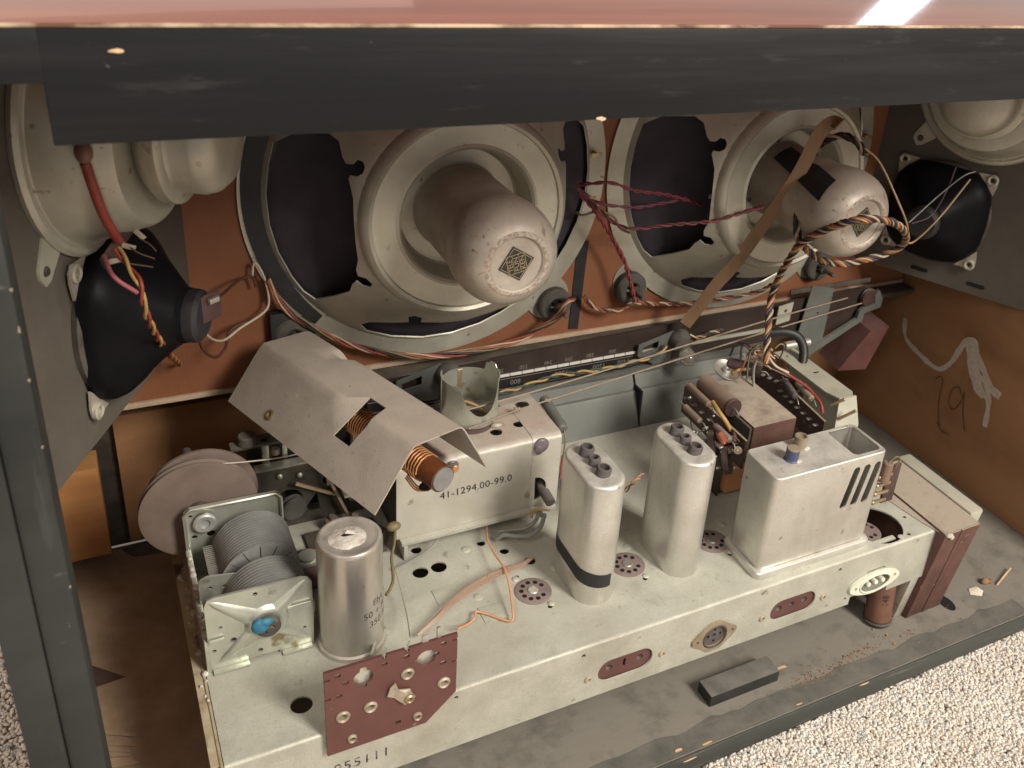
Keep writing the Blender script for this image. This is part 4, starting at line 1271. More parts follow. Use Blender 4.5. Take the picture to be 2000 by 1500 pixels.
make('vent_tear', G().add([(-4.5, .3, 72.95), (-2.2, 1.2, 73.1), (3.2, -1.9, 73.0), (-.6, -1.2, 73.0), (-3.2, -.9, 72.95)], [(0, 1, 2, 3, 4)]), 'hole_shade', ec)
make('torn_lip', G().add([(-2.4, 1.4, 72.6), (3.4, -1.7, 72.6), (2.4, .6, 73.9), (-.6, 1.9, 74.2)], [(0, 1, 2, 3)]), 'corrosion', ec)


def efn(u, v):
    a = u / 17.1
    n = Vector((math.cos(a), math.sin(a), 0))
    return n * 17.1 + Vector((0, 0, v)), n


g = G()
for s, z, du in (('Elyt TF', 35.5, 3.4), ('50 + 50 uF', 28.5, 2.0), ('350/385 V', 21.5, 4.8)):
    lettering(g, s, 6.0, efn, 0, 1.0, (17.1 * math.radians(-46) + du, z), .08)
make('print', g, 'ink', ec, 80)
make('clamp_lug', G().box(13, 20, -6, -2, 0.2, 1.6, .3).box(14, 15.5, -18, -8, 0, 7, .3, Matrix.Rotation(-.5, 4, 'Z')), 'chassis', ec)

# ------------------------------------------------------------------ tuning capacitor
vc = thing('tuning_capacitor', 'two-gang tuning capacitor with zinc end plate and a blue paint dab', 'tuning capacitor', (30, 100, 0))
VO = Vector((30, 100, 0))


def vp(name, g, m, parent=None, sharp=35):
    for i in range(len(g.v)):
        g.v[i] = g.v[i] - VO
    return make(name, g, m, parent or vc, sharp)


pl = [(3, .3), (23, .3), (23, 2.2), (38, 2.2), (38, .3), (56, .3), (56.6, 20), (56.4, 44), (54.5, 47.2), (51, 48.4), (8, 49.6), (4.6, 48.6), (3, 45)]
holes = [circle(27.8, 45.2, 1.3, 12), circle(9.7, 29, 1.0, 12), circle(15.3, 18.3, 1.7, 14), circle(4.6 + 1, 14.1, 1.1, 12), circle(28.2, 6, 1.3, 12), circle(51.5, 13.4, 1.0, 12)]
fpl = vp('end_plate', G().sheet(pl, holes, planar((0, 61, 0), (1, 0, 0), (0, 0, 1)), 1.4), 'zinc')
g = G()
HX, HZ = 32.6, 24.8
for tx, tz in ((5.6, 47.0), (53.2, 46.4), (53.0, 6.5), (7.6, 5.6)):
    d = Vector((tx - HX, 0, tz - HZ))
    L_ = d.length
    d.normalize()
    s_ = Vector((-d.z, 0, d.x))
    rows = []
    for k, w, h in ((6.0, 6.2, 1.7), (9.0, 5.4, 2.0), (L_ * .62, 3.6, 1.7), (L_ * .9, 2.0, .8), (L_, .4, 0.0)):
        c = Vector((HX, 60.95, HZ)) + d * k
        up = Vector((0, -h, 0))
        rows.append([c - s_ * w, c - s_ * w * .55 + up * .85, c - s_ * w * .2 + up, c + s_ * w * .2 + up, c + s_ * w * .55 + up * .85, c + s_ * w])
    vs = [p for r_ in rows for p in r_]
    g.add(vs, [(r_ * 6 + q, r_ * 6 + q + 1, r_ * 6 + q + 7, r_ * 6 + q + 6) for r_ in range(4) for q in range(5)])
g.lathe([(11.5, 0), (10.2, 1.4), (8.8, 2.1), (7.6, 2.2), (6.6, 1.7), (0, 1.7)], (HX, 60.95, HZ), (0, -1, 0), 40)
vp('embossed_cross', g, 'zinc', fpl, 50)
vp('bearing_nut', G().lathe([(6.2, 0), (6.4, 2.2), (5.2, 3.6), (3.2, 3.8), (3.0, 2.4), (0, 2.2)], (32.6, 58.6, 24.8), (0, -1, 0), 24), 'dark_metal', fpl)
vp('shaft_end', G().cyl((33.4, 57.5, 24.2), (33.4, 54.4, 24.2), 2.4, 2.3, 16, .4), 'dark_metal', fpl)
g = G().ball((28.4, 56.2, 27.2), 4.6, 16, (1.0, .55, 1.0))
g.ball((31.2, 55.6, 29.6), 3.4, 12, (1.2, .55, .7))
vp('paint_dab', g, 'blue_paint', fpl)
for x0, x1 in ((4, 22), (39, 55)):
    vp('foot', G().box(x0, x1, 57.5, 61, .2, 1.6, .4), 'zinc', fpl)
vp('slotted_tab', G().box(43, 55.5, 59.2, 60.2, 28.5, 32, .4).box(3.4, 11, 59.2, 60.2, 20.5, 23, .4), 'zinc', fpl)
# stamped trade mark
vp('stamp', lettering(G(), 'RT', 3.2, planar((0, 59.5, 0), (1, 0, 0), (0, 0, 1)), 0, 1.0, (36.5, 44.6), .1), 'plate_grey', fpl)
vp('end_plate', G().sheet([(2.6, 0), (56, 0), (56, 45), (53.5, 48), (6, 49), (2.6, 46)], [circle(12, 40, 4.2, 16), circle(6, 43, 1.2, 10), circle(7, 28, 1.6, 10), circle(16, 28, 2.5, 10)],
                           planar((0, 139, 0), (1, 0, 0), (0, 0, 1)), 1.4), 'zinc')
vp('plate_edge', G().tube([(2.6, 137.6, 2), (2.6, 137.6, 45), (6, 137.6, 48.7), (53, 137.6, 47.8), (55.8, 137.6, 44.6), (55.8, 137.6, 4)], 1.0, 6, 0), 'zinc')
vp('bearing_ring', G().lathe([(6.4, 0), (6.4, 1.6), (5.4, 2.2), (3, 2), (2.8, .6), (0, .4)], (13, 137.3, 38.5), (0, -1, 0), 24), 'blade')
vp('divider', G().sheet([(2.6, 0), (30, 0), (30, 30), (23, 36.5), (8, 39), (3.5, 37)], [circle(9, 31, 1.1, 10), circle(16, 30, 1.1, 10)], planar((0, 90, 0), (1, 0, 0), (0, 0, 1)), 1.2), 'zinc')
vp('side_rail', G().box(1.2, 4.2, 61.2, 138, .2, 21, .4), 'zinc')
vp('side_rail', G().box(54, 56, 61.2, 138, .2, 6, .4), 'zinc')
for i in range(9):
    vp('solder_blob', G().ball((2.6, 66 + i * 8 + rn.uniform(-2, 2), 21 + rn.uniform(-1, 1)), rn.uniform(1, 2.2), 8, (1, 1.5, .8)), 'corrosion')


def blades(y0, n, step, R, tilt, th=.62):
    g = G()
    for k in range(n):
        y = y0 + k * step
        o = []
        for i in range(25):
            a = math.radians(-12 + 204 * i / 24 + tilt)
            rr = R * (1.0 + .02 * math.sin(a * 2))
            o.append((36.5 + rr * math.cos(a), 22.5 + rr * math.sin(a)))
        g.add([(x, y, z) for x, z in o] + [(x, y + th, z) for x, z in o],
              [tuple(range(25)), tuple(reversed(range(25, 50)))] + [(i, (i + 1) % 25, 25 + (i + 1) % 25, 25 + i) for i in range(25)])
    return g


tag(vp('rotor_blades', blades(100.5, 14, 2.25, 21.6, 4, .85), 'blade', None, 30), None, None, None, 'stuff')
tag(vp('rotor_blades', blades(63.5, 12, 2.25, 21.6, 4, .85), 'blade', None, 30), None, None, None, 'stuff')
o = []
for i in range(25):
    a = math.radians(-8 + 204 * i / 24)
    o.append((36.5 + 21.4 * math.cos(a), 22.5 + 21.4 * math.sin(a)))
cuts = []
for a in (35, 62, 88, 115, 140):
    d, s = Vector((math.cos(math.radians(a)), math.sin(math.radians(a)))), Vector((-math.sin(math.radians(a)), math.cos(math.radians(a)))) * .3
    p, q = Vector((36.5, 22.5)) + d * 11, Vector((36.5, 22.5)) + d * 20.6
    cuts.append([tuple(p - s), tuple(q - s), tuple(q + s), tuple(p + s)])
vp('split_blade', G().sheet(o, cuts, planar((0, 99.2, 0), (1, 0, 0), (0, 0, 1)), .6), 'blade')
vp('rotor_shaft', G().cyl((36.5, 60, 22.5), (36.5, 145, 22.5), 3.6, None, 18), 'blade')
g = G()
for k in range(18):
    y = 101.3 + k * 1.66
    g.box(10, 34, y, y + .6, 6, 27)
for k in range(16):
    y = 64.3 + k * 1.66
    g.box(10, 34, y, y + .6, 6, 24)
tag(vp('stator_blades', g, 'solder', None, 20), None, None, None, 'stuff')
# trimmers at its right side
vp('trimmer', G().lathe([(5.5, 0), (5.5, 2), (3, 2.4), (0, 2.4)], (66, 118, 11), (0, 0, 1), 20).box(58, 74, 112, 124, 8.5, 11, .4), 'zinc')
vp('trimmer_board', G().box(57, 75, 96, 130, 5.5, 8, .3), 'dark_bakelite')

# ------------------------------------------------------------------ drive drum behind the tuning capacitor
dr = thing('drive_drum', 'big brown cord drum standing behind the tuning capacitor', 'drum', (12, 150, 40))
make('disc', G().lathe([(0, -3), (30, -3), (32.5, -2.4), (32.5, -1.6), (30.6, 0), (32.5, 1.6), (32.5, 2.4), (30, 3), (0, 3)], (0, 0, 0), (0, 1, 0), 72), 'drum_brown', dr, 25)
make('disc', G().lathe([(0, 5.0), (29, 5.0), (31, 5.6), (31, 7.5), (0, 7.5)], (3, 0, 4), (0, 1, 0), 64), 'drum_brown', dr, 25)
make('hub', G().cyl((0, -3, 0), (0, -8, 0), 7, None, 24, .5), 'dark_metal', dr)
make('shaft', G().cyl((0, 7, 0), (0, 60, 0), 3, None, 14), 'dark_metal', dr)

# ------------------------------------------------------------------ terminal board standing on the back edge
pb = thing('terminal_board', 'reddish brown terminal board with hollow rivets standing at the back edge', 'terminal board', (81, -2.8, -12))
PO = Vector((81, -2.8, -12))


def pp_(name, g, m, parent=None, sharp=35):
    for i in range(len(g.v)):
        g.v[i] = g.v[i] - PO
    return make(name, g, m, parent or pb, sharp)


rh = lambda x, z, w=1.6, h=1.2: rrect(x - w, x + w, z - h, z + h, 1.0, 4)
phol = [circle(x, z, 2.1, 14) for x, z in ((55.7, 12.6), (69.4, 13.2), (88.3, 27.9), (107.6, 13.5))] + [circle(59.8, -4.7, 1.4, 12), circle(93.7, -4.6, 1.4, 12)]
phol += [rh(x, z) for x, z in ((53.9, 40.5), (57.6, 34.4), (54.2, 27), (76.7, 39), (87.9, 39.6), (107, 40.7), (107.1, 27.5), (83.5, -4.7))]


def keyed(x, z, rot):
    out = []
    for i in range(32):
        a = 2 * math.pi * i / 32
        k = 4.9 if min(abs(((a - rot) % math.pi)), math.pi - abs((a - rot) % math.pi)) > .22 else 6.9
        out.append((x + k * math.cos(a), z + k * math.sin(a)))
    return out


phol += [keyed(66.3, 34.2, math.pi / 2), keyed(98.2, 34.4, .15)]
outl = [(47.5, -12), (98.4, -12), (114.5, 4.0), (114.5, 25.6), (111.6, 25.6), (111.6, 26.8), (114.5, 26.8), (114.5, 40.2), (111.8, 40.2), (111.8, 41.6), (114.5, 41.6), (114.5, 44.6),
        (89.3, 44.6), (89.3, 42.6), (87.2, 42.6), (87.2, 44.6), (77.8, 44.6), (77.8, 42.6), (75.8, 42.6), (75.8, 44.6), (47.5, 44.6),
        (47.5, 40), (50.2, 40), (50.2, 38.8), (47.5, 38.8), (47.5, 27.4), (50.2, 27.4), (50.2, 26), (47.5, 26)]
bd = pp_('board', G().sheet(outl, phol, planar((0, -3.6, 0), (1, 0, 0), (0, 0, 1)), 1.6), 'pcb')
for x, z, r in ((55.7, 12.6, 3.6), (69.4, 13.2, 3.5), (88.3, 27.9, 3.5), (107.6, 13.5, 3.5), (59.8, -4.7, 2.5), (93.7, -4.6, 2.5)):
    e = G()
    ring_hole(e, (x, -3.4, z), (0, -1, 0), r, r * .55, 1.7)
    pp_('hollow_rivet', e, 'rivet')
tabm = [(79.2, 23.0), (77.4, 18.6), (81, 15), (86.3, 9.3), (92.4, 11.0), (90.5, 14.5), (89.5, 17.9), (83.4, 20.0), (82.0, 24.9)]
tbm = pp_('bent_lug', G().sheet(tabm, [], lambda u, v: (Vector((u, -5.4 - .9 * math.sin(u * .6), v)), Vector((0, -1, 0))), .7, 2.5), 'rivet')
e = G()
ring_hole(e, (88.6, -6.3, 13), (0, -1, 0), 2.6, 1.3, 1.2)
pp_('rivet', e, 'brass', tbm)
pp_('knob_disc', G().cyl((66.3, -1.2, 34.2), (66.3, 2.5, 34.2), 5.6, None, 24), 'zinc')
pp_('knob_disc', G().cyl((98.2, -1.2, 34.4), (98.2, 2.5, 34.4), 5.6, None, 24), 'zinc')
for x in (76.8, 88.2):
    pp_('wire_stub', G().tube([(x, -3, 42), (x + .2, -3.4, 46), (x + 1, -4, 50)], .35, 6), 'solder')
pp_('lug', G().box(96, 99.5, -3, -2, 43.5, 49, .4).box(104, 106, -2.5, -1, 44, 51, .4), 'solder')

# ------------------------------------------------------------------ FM tuner box
tn = thing('tuner_box', 'aluminium tuner box printed with a long part number', 'tuner', (172, 135, 0))
TO = Vector((172, 135, 0))
prof2 = [(110, 14.5)]
for i in range(7):
    a = math.radians(180 - 90 * i / 6)
    prof2.append((114.2 + 4.2 * math.cos(a), 63.8 + 4.2 * math.sin(a)))
prof2 += [(160, 68), (160, 14.5)]
pc = [0]
for a, b in zip(prof2, prof2[1:]):
    pc.append(pc[-1] + math.hypot(b[0] - a[0], b[1] - a[1]))


def tfn(off=0.0):
    def f(u, v):                     # u = x, v = along the profile
        for i in range(len(prof2) - 1):
            if v <= pc[i + 1] + 1e-9 or i == len(prof2) - 2:
                k = (v - pc[i]) / (pc[i + 1] - pc[i])
                a, b = prof2[i], prof2[i + 1]
                d = Vector((0, b[0] - a[0], b[1] - a[1])).normalized()
                n = Vector((0, -d.z, d.y))
                return Vector((u, a[0] + (b[0] - a[0]) * k, a[1] + (b[1] - a[1]) * k)) + n * off - TO, n
    return f


VT = lambda y: pc[7] + (y - 114.2)           # along the top
VF = lambda z: z - 14.5                      # up the front
hl = [circle(187, VT(125.5), 4.0, 18), circle(204.2, VT(129), 3.8, 18), circle(175.8, VT(142.5), 15.2, 32), circle(152.8, VF(60.5), 3.6, 16),
      [(199, VT(152)), (201, VT(152)), (201, VT(159.5)), (199, VT(159.5))]]
hl2 = [circle(215.2, VT(149), 4.8, 20), [(209.5 + 8 * math.cos(a), VF(28.5) + 9 * math.sin(a)) for a in [math.radians(-90 + 10 * i) for i in range(19)]] + [(209, VF(37.5))]]
ext = [(x, v) for v in pc[1:-1] for x in range(120, 226, 6)]
make('cover', G().sheet([(117.5, 0), (206.2, 0)] + [(206.2, v) for v in pc[1:-1]] + [(206.2, pc[-1]), (117.5, pc[-1])] + [(117.5, v) for v in reversed(pc[1:-1])], hl, tfn(), 1, None, ext), 'tuner', tn, 40)
make('end_cover', G().sheet([(206.0, 0), (226, 0)] + [(226, v) for v in pc[1:-1]] + [(226, pc[-1]), (206.0, pc[-1])] + [(206.0, v) for v in reversed(pc[1:-1])], hl2, tfn(0.55), 1, None, [(x, v) for v in pc[1:-1] for x in (210, 214, 218, 222)]), 'tuner', tn, 40)
make('end_wall', G().sheet([(y, z) for y, z in prof2], [], planar(Vector((225.2, 0, 0)) - TO, (0, 1, 0), (0, 0, 1)), 1), 'tuner', tn)
make('end_wall', G().sheet([(y + .5, z - .5) for y, z in prof2], [circle(135, 40, 8, 16)], planar(Vector((118.6, 0, 0)) - TO, (0, 1, 0), (0, 0, 1)), 1), 'dark_metal', tn)
make('floor_ledge', G().box(119.5, 224, 105.6, 158, 11.6, 14.2, .4, Matrix.Translation(-TO)), 'chassis', tn)
make('bracket_leg', G().box(121, 123.4, 106, 122, .1, 11.6, .3, Matrix.Translation(-TO)), 'chassis', tn)
make('bracket_leg', G().box(218, 220.4, 112, 150, .1, 11.6, .3, Matrix.Translation(-TO)), 'chassis', tn)
make('bracket_leg', G().box(123.6, 200, 146, 148, .1, 11.6, .3, Matrix.Translation(-TO)), 'dark_metal', tn)
f0 = planar(Vector((0, 109.9, 0)) - TO, (1, 0, 0), (0, 0, 1))
make('part_number', lettering(G(), '41-1294.00-99.0', 7.3, f0, 2.6, 1.04, (168.8, 40.9), .12, squash=.96), 'ink', tn)
p = make('seal_blob', G().ball(Vector((211.5, 108.9, 62.6)) - TO, 5.2, 18, (1, .4, 1.05)).ball(Vector((209.5, 107.6, 60.5)) - TO, 2.6, 10, (1.2, .5, 1.4)), 'seal_purple', tn)
make('seal_blob', G().ball(Vector((152.2, 109.6, 61.0)) - TO, 4.2, 16, (1, .35, 1.0)), 'seal_purple', tn)
make('trimmer_screw', G().cyl(Vector((153.4, 110, 60)) - TO, Vector((153.4, 107.2, 60)) - TO, 2.4, None, 14, .3), 'copper', tn)
make('coil_rod', G().cyl(Vector((216, 134, 29)) - TO, Vector((217, 100, 22)) - TO, 3.4, None, 16, .3), 'plug_grey', tn)
s = make('tube_socket', G().lathe([(15.4, -1), (15.4, 0), (14, .5), (10.5, .4), (10, -.2), (9, .4), (4.2, .5), (3.6, -1.4), (0, -1.4)], Vector((175.8, 142.5, 67.4)) - TO, (0, 0, 1), 40), 'dark_bakelite', tn)
for i in range(9):
    a = math.radians(i * 36)
    make('contact_hole', G().lathe([(1.1, .5), (1.1, .62), (0, .58)], Vector((175.8 + 7 * math.cos(a), 142.5 + 7 * math.sin(a), 67.4)) - TO, (0, 0, 1), 10), 'hole_shade', s)
make('glue_drop', G().ball(Vector((190.5, 131.5, 68.3)) - TO, 3.0, 12, (1.6, .8, .8)), 'rivet', tn)
# tube shield on top of it
ts = thing('tube_shield', 'empty cylindrical tube shield with cut-outs standing on the tuner box', 'tube shield', (178.5, 151, 68.2))


def sfn(u, v):
    n = Vector((math.cos(u / 19), math.sin(u / 19), 0))
    return n * 19 + Vector((0, 0, v)), n


def toph(deg):
    d = (deg + 90) % 360
    d = d - 360 if d > 180 else d           # 0 = towards the back opening of the cabinet
    z = 30.0
    if abs(d - 6) < 44:
        z = 30 - 21.5 * math.cos((d - 6) / 44 * math.pi / 2) ** .55
    if abs(abs(d) - 180) < 52:
        z = min(z, 24)
    if 95 < d < 120:
        z = 32
    return z


ou = [(19 * math.radians(a), 0.3) for a in range(-180, 176, 5)] + [(19 * math.radians(a), toph(a)) for a in range(175, -181, -5)]
make('sleeve', G().sheet(ou, [], sfn, .5, None, [(19 * math.radians(a), z) for a in range(-176, 176, 8) for z in (2.5, 5)]), 'zinc', ts, 50)
make('seam', G().box(-1.5, 1.5, 18.0, 18.5, 1, 23, .2), 'brass', ts)
make('inner_lead', G().tube([(-8, 4, 5), (-4, 2, 9), (4, -3, 7), (9, -6, 3)], .9, 6), 'wire_yellow', ts)
make('inner_part', G().cyl((-9, 0, 7), (-3, -3, 5), 2.2, None, 14, .4), 'solder', ts)
# grey round resistor hooked beside the box
g = G().lathe([(0, 0), (3.0, 0), (3.9, 1), (4.1, 4), (3.7, 8), (3.7, 26), (4.1, 30), (3.6, 34), (2.4, 35.5), (0, 35.5)], (237, 160, 62), Vector((-2, -34, -3)), 20)
rs = tag(make('ceramic_resistor', g, 'plate_grey', None, 25), 'grey green rod resistor beside the right end of the tuner box', 'resistor')
make('lead', G().tube([(235.5, 124.5, 59), (235, 121, 52), (234, 120, 42)], .5, 6), 'wire_olive', rs)
make('heat_sleeve', G().tube([(234, 120, 42), (233, 119, 34), (232, 117, 26)], 1.1, 8), 'wire_pink', rs)

# ------------------------------------------------------------------ ferrite aerial under its bent cover
P1, P2, P3, P4, P5, P6, P7 = [Vector(p) for p in ((61.4, 204.4, 112.5), (93.2, 215.8, 111.0), (112.1, 62.3, 116.3), (143.9, 73.7, 114.7), (37.7, 195.2, 80.9), (88.4, 53.0, 84.7), (162.0, 79.2, 78.8))]
e_ = (P3 - P1).normalized()
LEN = (P3 - P1).length
W_ = (P2 - P1)
dl = (P5 - P1)
drr = (P7 - P4)
fa = thing('ferrite_aerial', 'bent grey sheet cover over a copper-wound ferrite aerial rod', 'aerial', (P1 + P4) / 2)
FO = (P1 + P4) / 2
# cross-section as a path: left flap up, across the top, right flap down
sec = [dl, dl * .12]
w0 = W_.length
for k in (.02, .05):
    sec.append(W_ * k + dl * (.05 - k))
sec += [W_ * .1, W_ * .5, W_ * .9, W_ * .95 + drr * .01, W_ * .985 + drr * .04, W_ + drr * .12, W_ + drr]
sl = [0]
for a, b in zip(sec, sec[1:]):
    sl.append(sl[-1] + (b - a).length)


def afn(u, v):
    for i in range(len(sec) - 1):
        if v <= sl[i + 1] + 1e-6 or i == len(sec) - 2:
            k = (v - sl[i]) / (sl[i + 1] - sl[i])
            d = (sec[i + 1] - sec[i]).normalized()
            return P1 + e_ * u + sec[i].lerp(sec[i + 1], k) - FO, d.cross(e_) * -1
    return None


vfold1, vfold2 = sl[3], sl[8]
vtop0 = sl[1]
c1 = [(LEN - 56, vfold1 - 21), (LEN - 41, vfold1 - 21), (LEN - 41, vfold1 + 11), (LEN - 56, vfold1 + 11)]
c2 = [(34, vfold2 - 8), (46, vfold2 - 8), (46, vfold2 + 12), (34, vfold2 + 12)]
c3 = circle(40, 8.5, 1.6, 14)
c4 = circle(LEN - 74, vfold1 + 9, .9, 10)
make('cover', G().sheet([(0, 0), (LEN, 0)] + [(LEN, v) for v in sl[1:-1]] + [(LEN, sl[-1]), (0, sl[-1])] + [(0, v) for v in reversed(sl[1:-1])], [c1, c2, c3, c4], afn, .8, None, [(u, v) for v in sl[1:-1] for u in range(6, int(LEN), 9)]), 'shield', fa, 40)
e2 = G()
q, nn = afn(40, 8.5)
e2.lathe([(1.6, -.9), (1.6, .5), (2.4, .9), (3.4, .3), (3.4, -.2)], q, nn, 18)
make('eyelet', e2, 'brass', fa)
rod_end = Vector((129.1, 61.4, 90.7))
RS = rod_end - e_ * 132
make('rod', G().cyl(RS - FO, rod_end - FO, 7.0, None, 32, .3), 'ferrite', fa)
make('coil_form', G().lathe([(7.3, 40), (7.9, 40), (7.9, 131), (7.3, 131)], RS - FO, e_, 36), 'coil_form', fa)


def winding(a, b, turns, r, th):
    t1 = e_.cross(Vector((0, 0, 1))).normalized()
    t2 = e_.cross(t1)
    return G().tube([RS - FO + e_ * (a + (b - a) * i / (turns * 12)) + (t1 * math.cos(i * math.pi / 6) + t2 * math.sin(i * math.pi / 6)) * r for i in range(turns * 12 + 1)], th, 5, 0)


make('winding', winding(104, 118, 6, 8.3, .55), 'copper', fa)
make('winding', winding(52, 84, 15, 8.3, .55), 'copper', fa)
make('wax_drop', G().ball(rod_end - e_ * 12 + Vector((-3, -4, -7)) - FO, 3.4, 14, (1.4, .8, .8)), 'black_plastic', fa)
for k in range(3):
    make('tail_wire', G().tube([rod_end - e_ * 22 + Vector((-7 - k * .6, -2, -5 - k)) - FO, rod_end - e_ * 16 + Vector((-6 - k * .6, -5, -8 - k)) - FO, rod_end - e_ * 10 + Vector((-3, -4, -9)) - FO], .5, 6), 'copper', fa)
make('support', G().box(-2, 2, -3, 3, -62, -12, .4, Matrix.Translation(Vector((103, 148, 92)) - FO)), 'bracket', fa)
make('support_foot', G().box(-9, 9, -7, 7, -2, 0, .4, Matrix.Translation(Vector((103, 148, 32)) - FO)), 'bracket', fa)

# ------------------------------------------------------------------ mains transformer at the right end
tf = thing('mains_transformer', 'mains transformer with dusty reddish laminated core and pale end bell', 'transformer', (490, 35, -85))
FO2 = Vector((490, 35, -85))


def tp(name, g, m, parent=None, sharp=35):
    for i in range(len(g.v)):
        p = g.v[i]
        y = p.y + 11 * max(0, (-p.z + 1) / 86) * (1 if p.y < 40 else 0)      # the core leans out at the top
        g.v[i] = Vector((p.x, y, p.z)) - FO2
    return make(name, g, m, parent or tf, sharp)


for i, (a, b_) in enumerate(((470.2, 474.6), (474.8, 486.2), (486.4, 489.2), (489.4, 505))):
    tp('lamination_stack', G().box(a, b_, -8.4 + .35 * (i % 2), 74, -84.6, 1.6 - .3 * (i % 2), .5), 'core')
tp('end_bell', G().box(505.2, 518.5, 1.2, 76, -62, 3.6, 2.4), 'bracket')
tp('mounting_frame', G().box(462, 470, -4, 20, -84.6, -43, .6), 'chassis')
tp('dust_fluff', G().ball((474, -8.6, 0.6), 2.6, 10, (1.2, .8, .7)).ball((477, -9.2, -2.0), 1.8, 8, (1, .6, 1.1)), 'corrosion')
tp('dust_cover', G().sheet([(470.4, -7.6), (504.6, -7.4), (504.8, 73), (470.4, 73)], [], planar((0, 0, 2.0), (1, 0, 0), (0, 1, 0)), .3), 'core')
tp('dust_band', G().sheet([(458, 74), (470, 74), (470, -4), (466, 10), (461, 40)], [], planar((0, 0, .5), (1, 0, 0), (0, 1, 0)), .3), 'core')
cp = thing('tubular_capacitor', 'orange brown tubular capacitor marked 148 hanging under the mains inlet', 'capacitor', (448, 4, -85))
A_, B_ = Vector((448, 15, -40)), Vector((448, 10, -81))
CO = Vector((448, 4, -85))
make('body', G().cyl(A_ - CO, B_ - CO, 9.6, 9.6, 28, 1.2), 'cap_orange', cp)
make('base_ring', G().cyl(B_ - CO, B_ - CO + (B_ - A_).normalized() * 3.5, 10.6, 10, 24, .8), 'dark_metal', cp)
dax = (B_ - A_).normalized()
side = Vector((1, 0, 0)) - dax * dax.x
side.normalize()
fr_ = dax.cross(side)


def cfn(u, v):
    a = u / 9.6
    n = side * math.sin(a) + fr_ * math.cos(a) * (1 if (fr_.y < 0) else -1)
    return A_.lerp(B_, .5) - dax * v - CO + n * 9.55, n


make('print', lettering(G(), '148', 6.5, cfn, 90, 1.0, (-4, 0), .25), 'ink', cp, 80)
tag(make('smoothing_choke', G().box(404, 434, 34, 64, -84.8, -56, 1.0), 'dark_bakelite'), 'dark choke in shadow under the chassis beside the tubular capacitor', 'choke')

# ------------------------------------------------------------------ dial scale and its pointer drive
dl_ = thing('dial_scale', 'long dark dial scale with mirrored numbers and a white tick bar', 'dial scale', (370, 212, 40))
DO = Vector((370, 212, 40))


def dp(name, g, m, parent=None, sharp=35):
    for i in range(len(g.v)):
        g.v[i] = g.v[i] - DO
    return make(name, g, m, parent or dl_, sharp)


dp('glass', G().sheet([(128, 40), (560, 40), (588, 62), (586, 72), (575, 78), (128, 66.4)], [], planar((0, 212, 0), (1, 0, 0), (0, 0, 1)), 2), 'dial_glass')
dp('lower_band', G().box(128, 338, 210.6, 211.8, 40.6, 51.4, .1), 'dial_black')
x = 146.0
while x < 336:
    dp('tick_bar', G().box(x, x + 9.2, 210.5, 211.7, 52.4, 54.4, .1), 'dial_white')
    x += 9.75
dp('metal_strip', G().box(344, 470, 209.6, 211.7, 51.6, 54.2, .2), 'bracket')
g = G()
for z in (50.6, 46.2 - 4):
    g.box(128, 338, 210.3, 210.6, z, z + .35)
dp('scale_lines', g, 'dial_print')
g = G()
f4 = planar((0, 211.8, 0), (1, 0, 0), (0, 0, 1))
f5 = planar((0, 210.5, 0), (1, 0, 0), (0, 0, 1))
for x, s in ((187, '160'), (206, '180'), (225.4, '200'), (244.6, '220'), (264.6, '240'), (281.7, '260'), (300.1, '280'), (319.8, '300'), (342.3 + 4, '330')):
    lettering(g, s, 4.4, f4, 0, 1.0, (x, 57.4), .2, True)
for x, s in ((200, '700'), (238.1, '800'), (276, '1000'), (308.2, '1200'), (330, '1400')):
    lettering(g, s, 5.6, f5, 0, 1.0, (x, 46.7), .2, True)
dp('scale_numbers', g, 'dial_print')
dp('top_lip', G().box(128, 640, 213.5, 229, 62, 66.2, .3), 'dark_metal')
dp('carrier_rail', G().box(128, 470, 205, 216, 37.2, 40.2, .4), 'plate_grey')
# right end bracket: bent plate running down to the chassis
eb = [(586, 76), (592.5, 66), (592, 58), (574, 55), (573, 47), (566, 44), (520, 22), (505, 12), (498, 12), (500, 20), (566, 50.5), (567.5, 57.5), (571, 60.5), (584, 63), (582, 72)]
dp('end_bracket', G().sheet(eb, [], planar((0, 205.5, 0), (1, 0, 0), (0, 0, 1)), 3), 'plate_grey')
dp('bracket_plate', G().sheet([(500, 24), (532, 30), (533, 84), (508, 90)], [circle(520, 62, 1.2, 10)], planar((0, 207.8, 0), (1, 0, 0), (0, 0, 1)), 1.2), 'plate_grey')
dp('bracket_tab', G().sheet([(472, 60), (486, 62), (487, 79), (472, 77)], [circle(480, 72, 1.6, 10)], planar((0, 204, 0), (1, 0, 0), (0, 0, 1)), 1), 'bracket')
dp('pulley', G().lathe([(0, -2), (8, -2), (8.5, -1.4), (7, 0), (8.5, 1.4), (8, 2), (0, 2)], (577, 208, 69), (0, 1, 0), 28), 'dark_bakelite')
dp('end_arm', G().box(486, 575, 208.4, 210.4, 84, 88, .4), 'dark_metal')
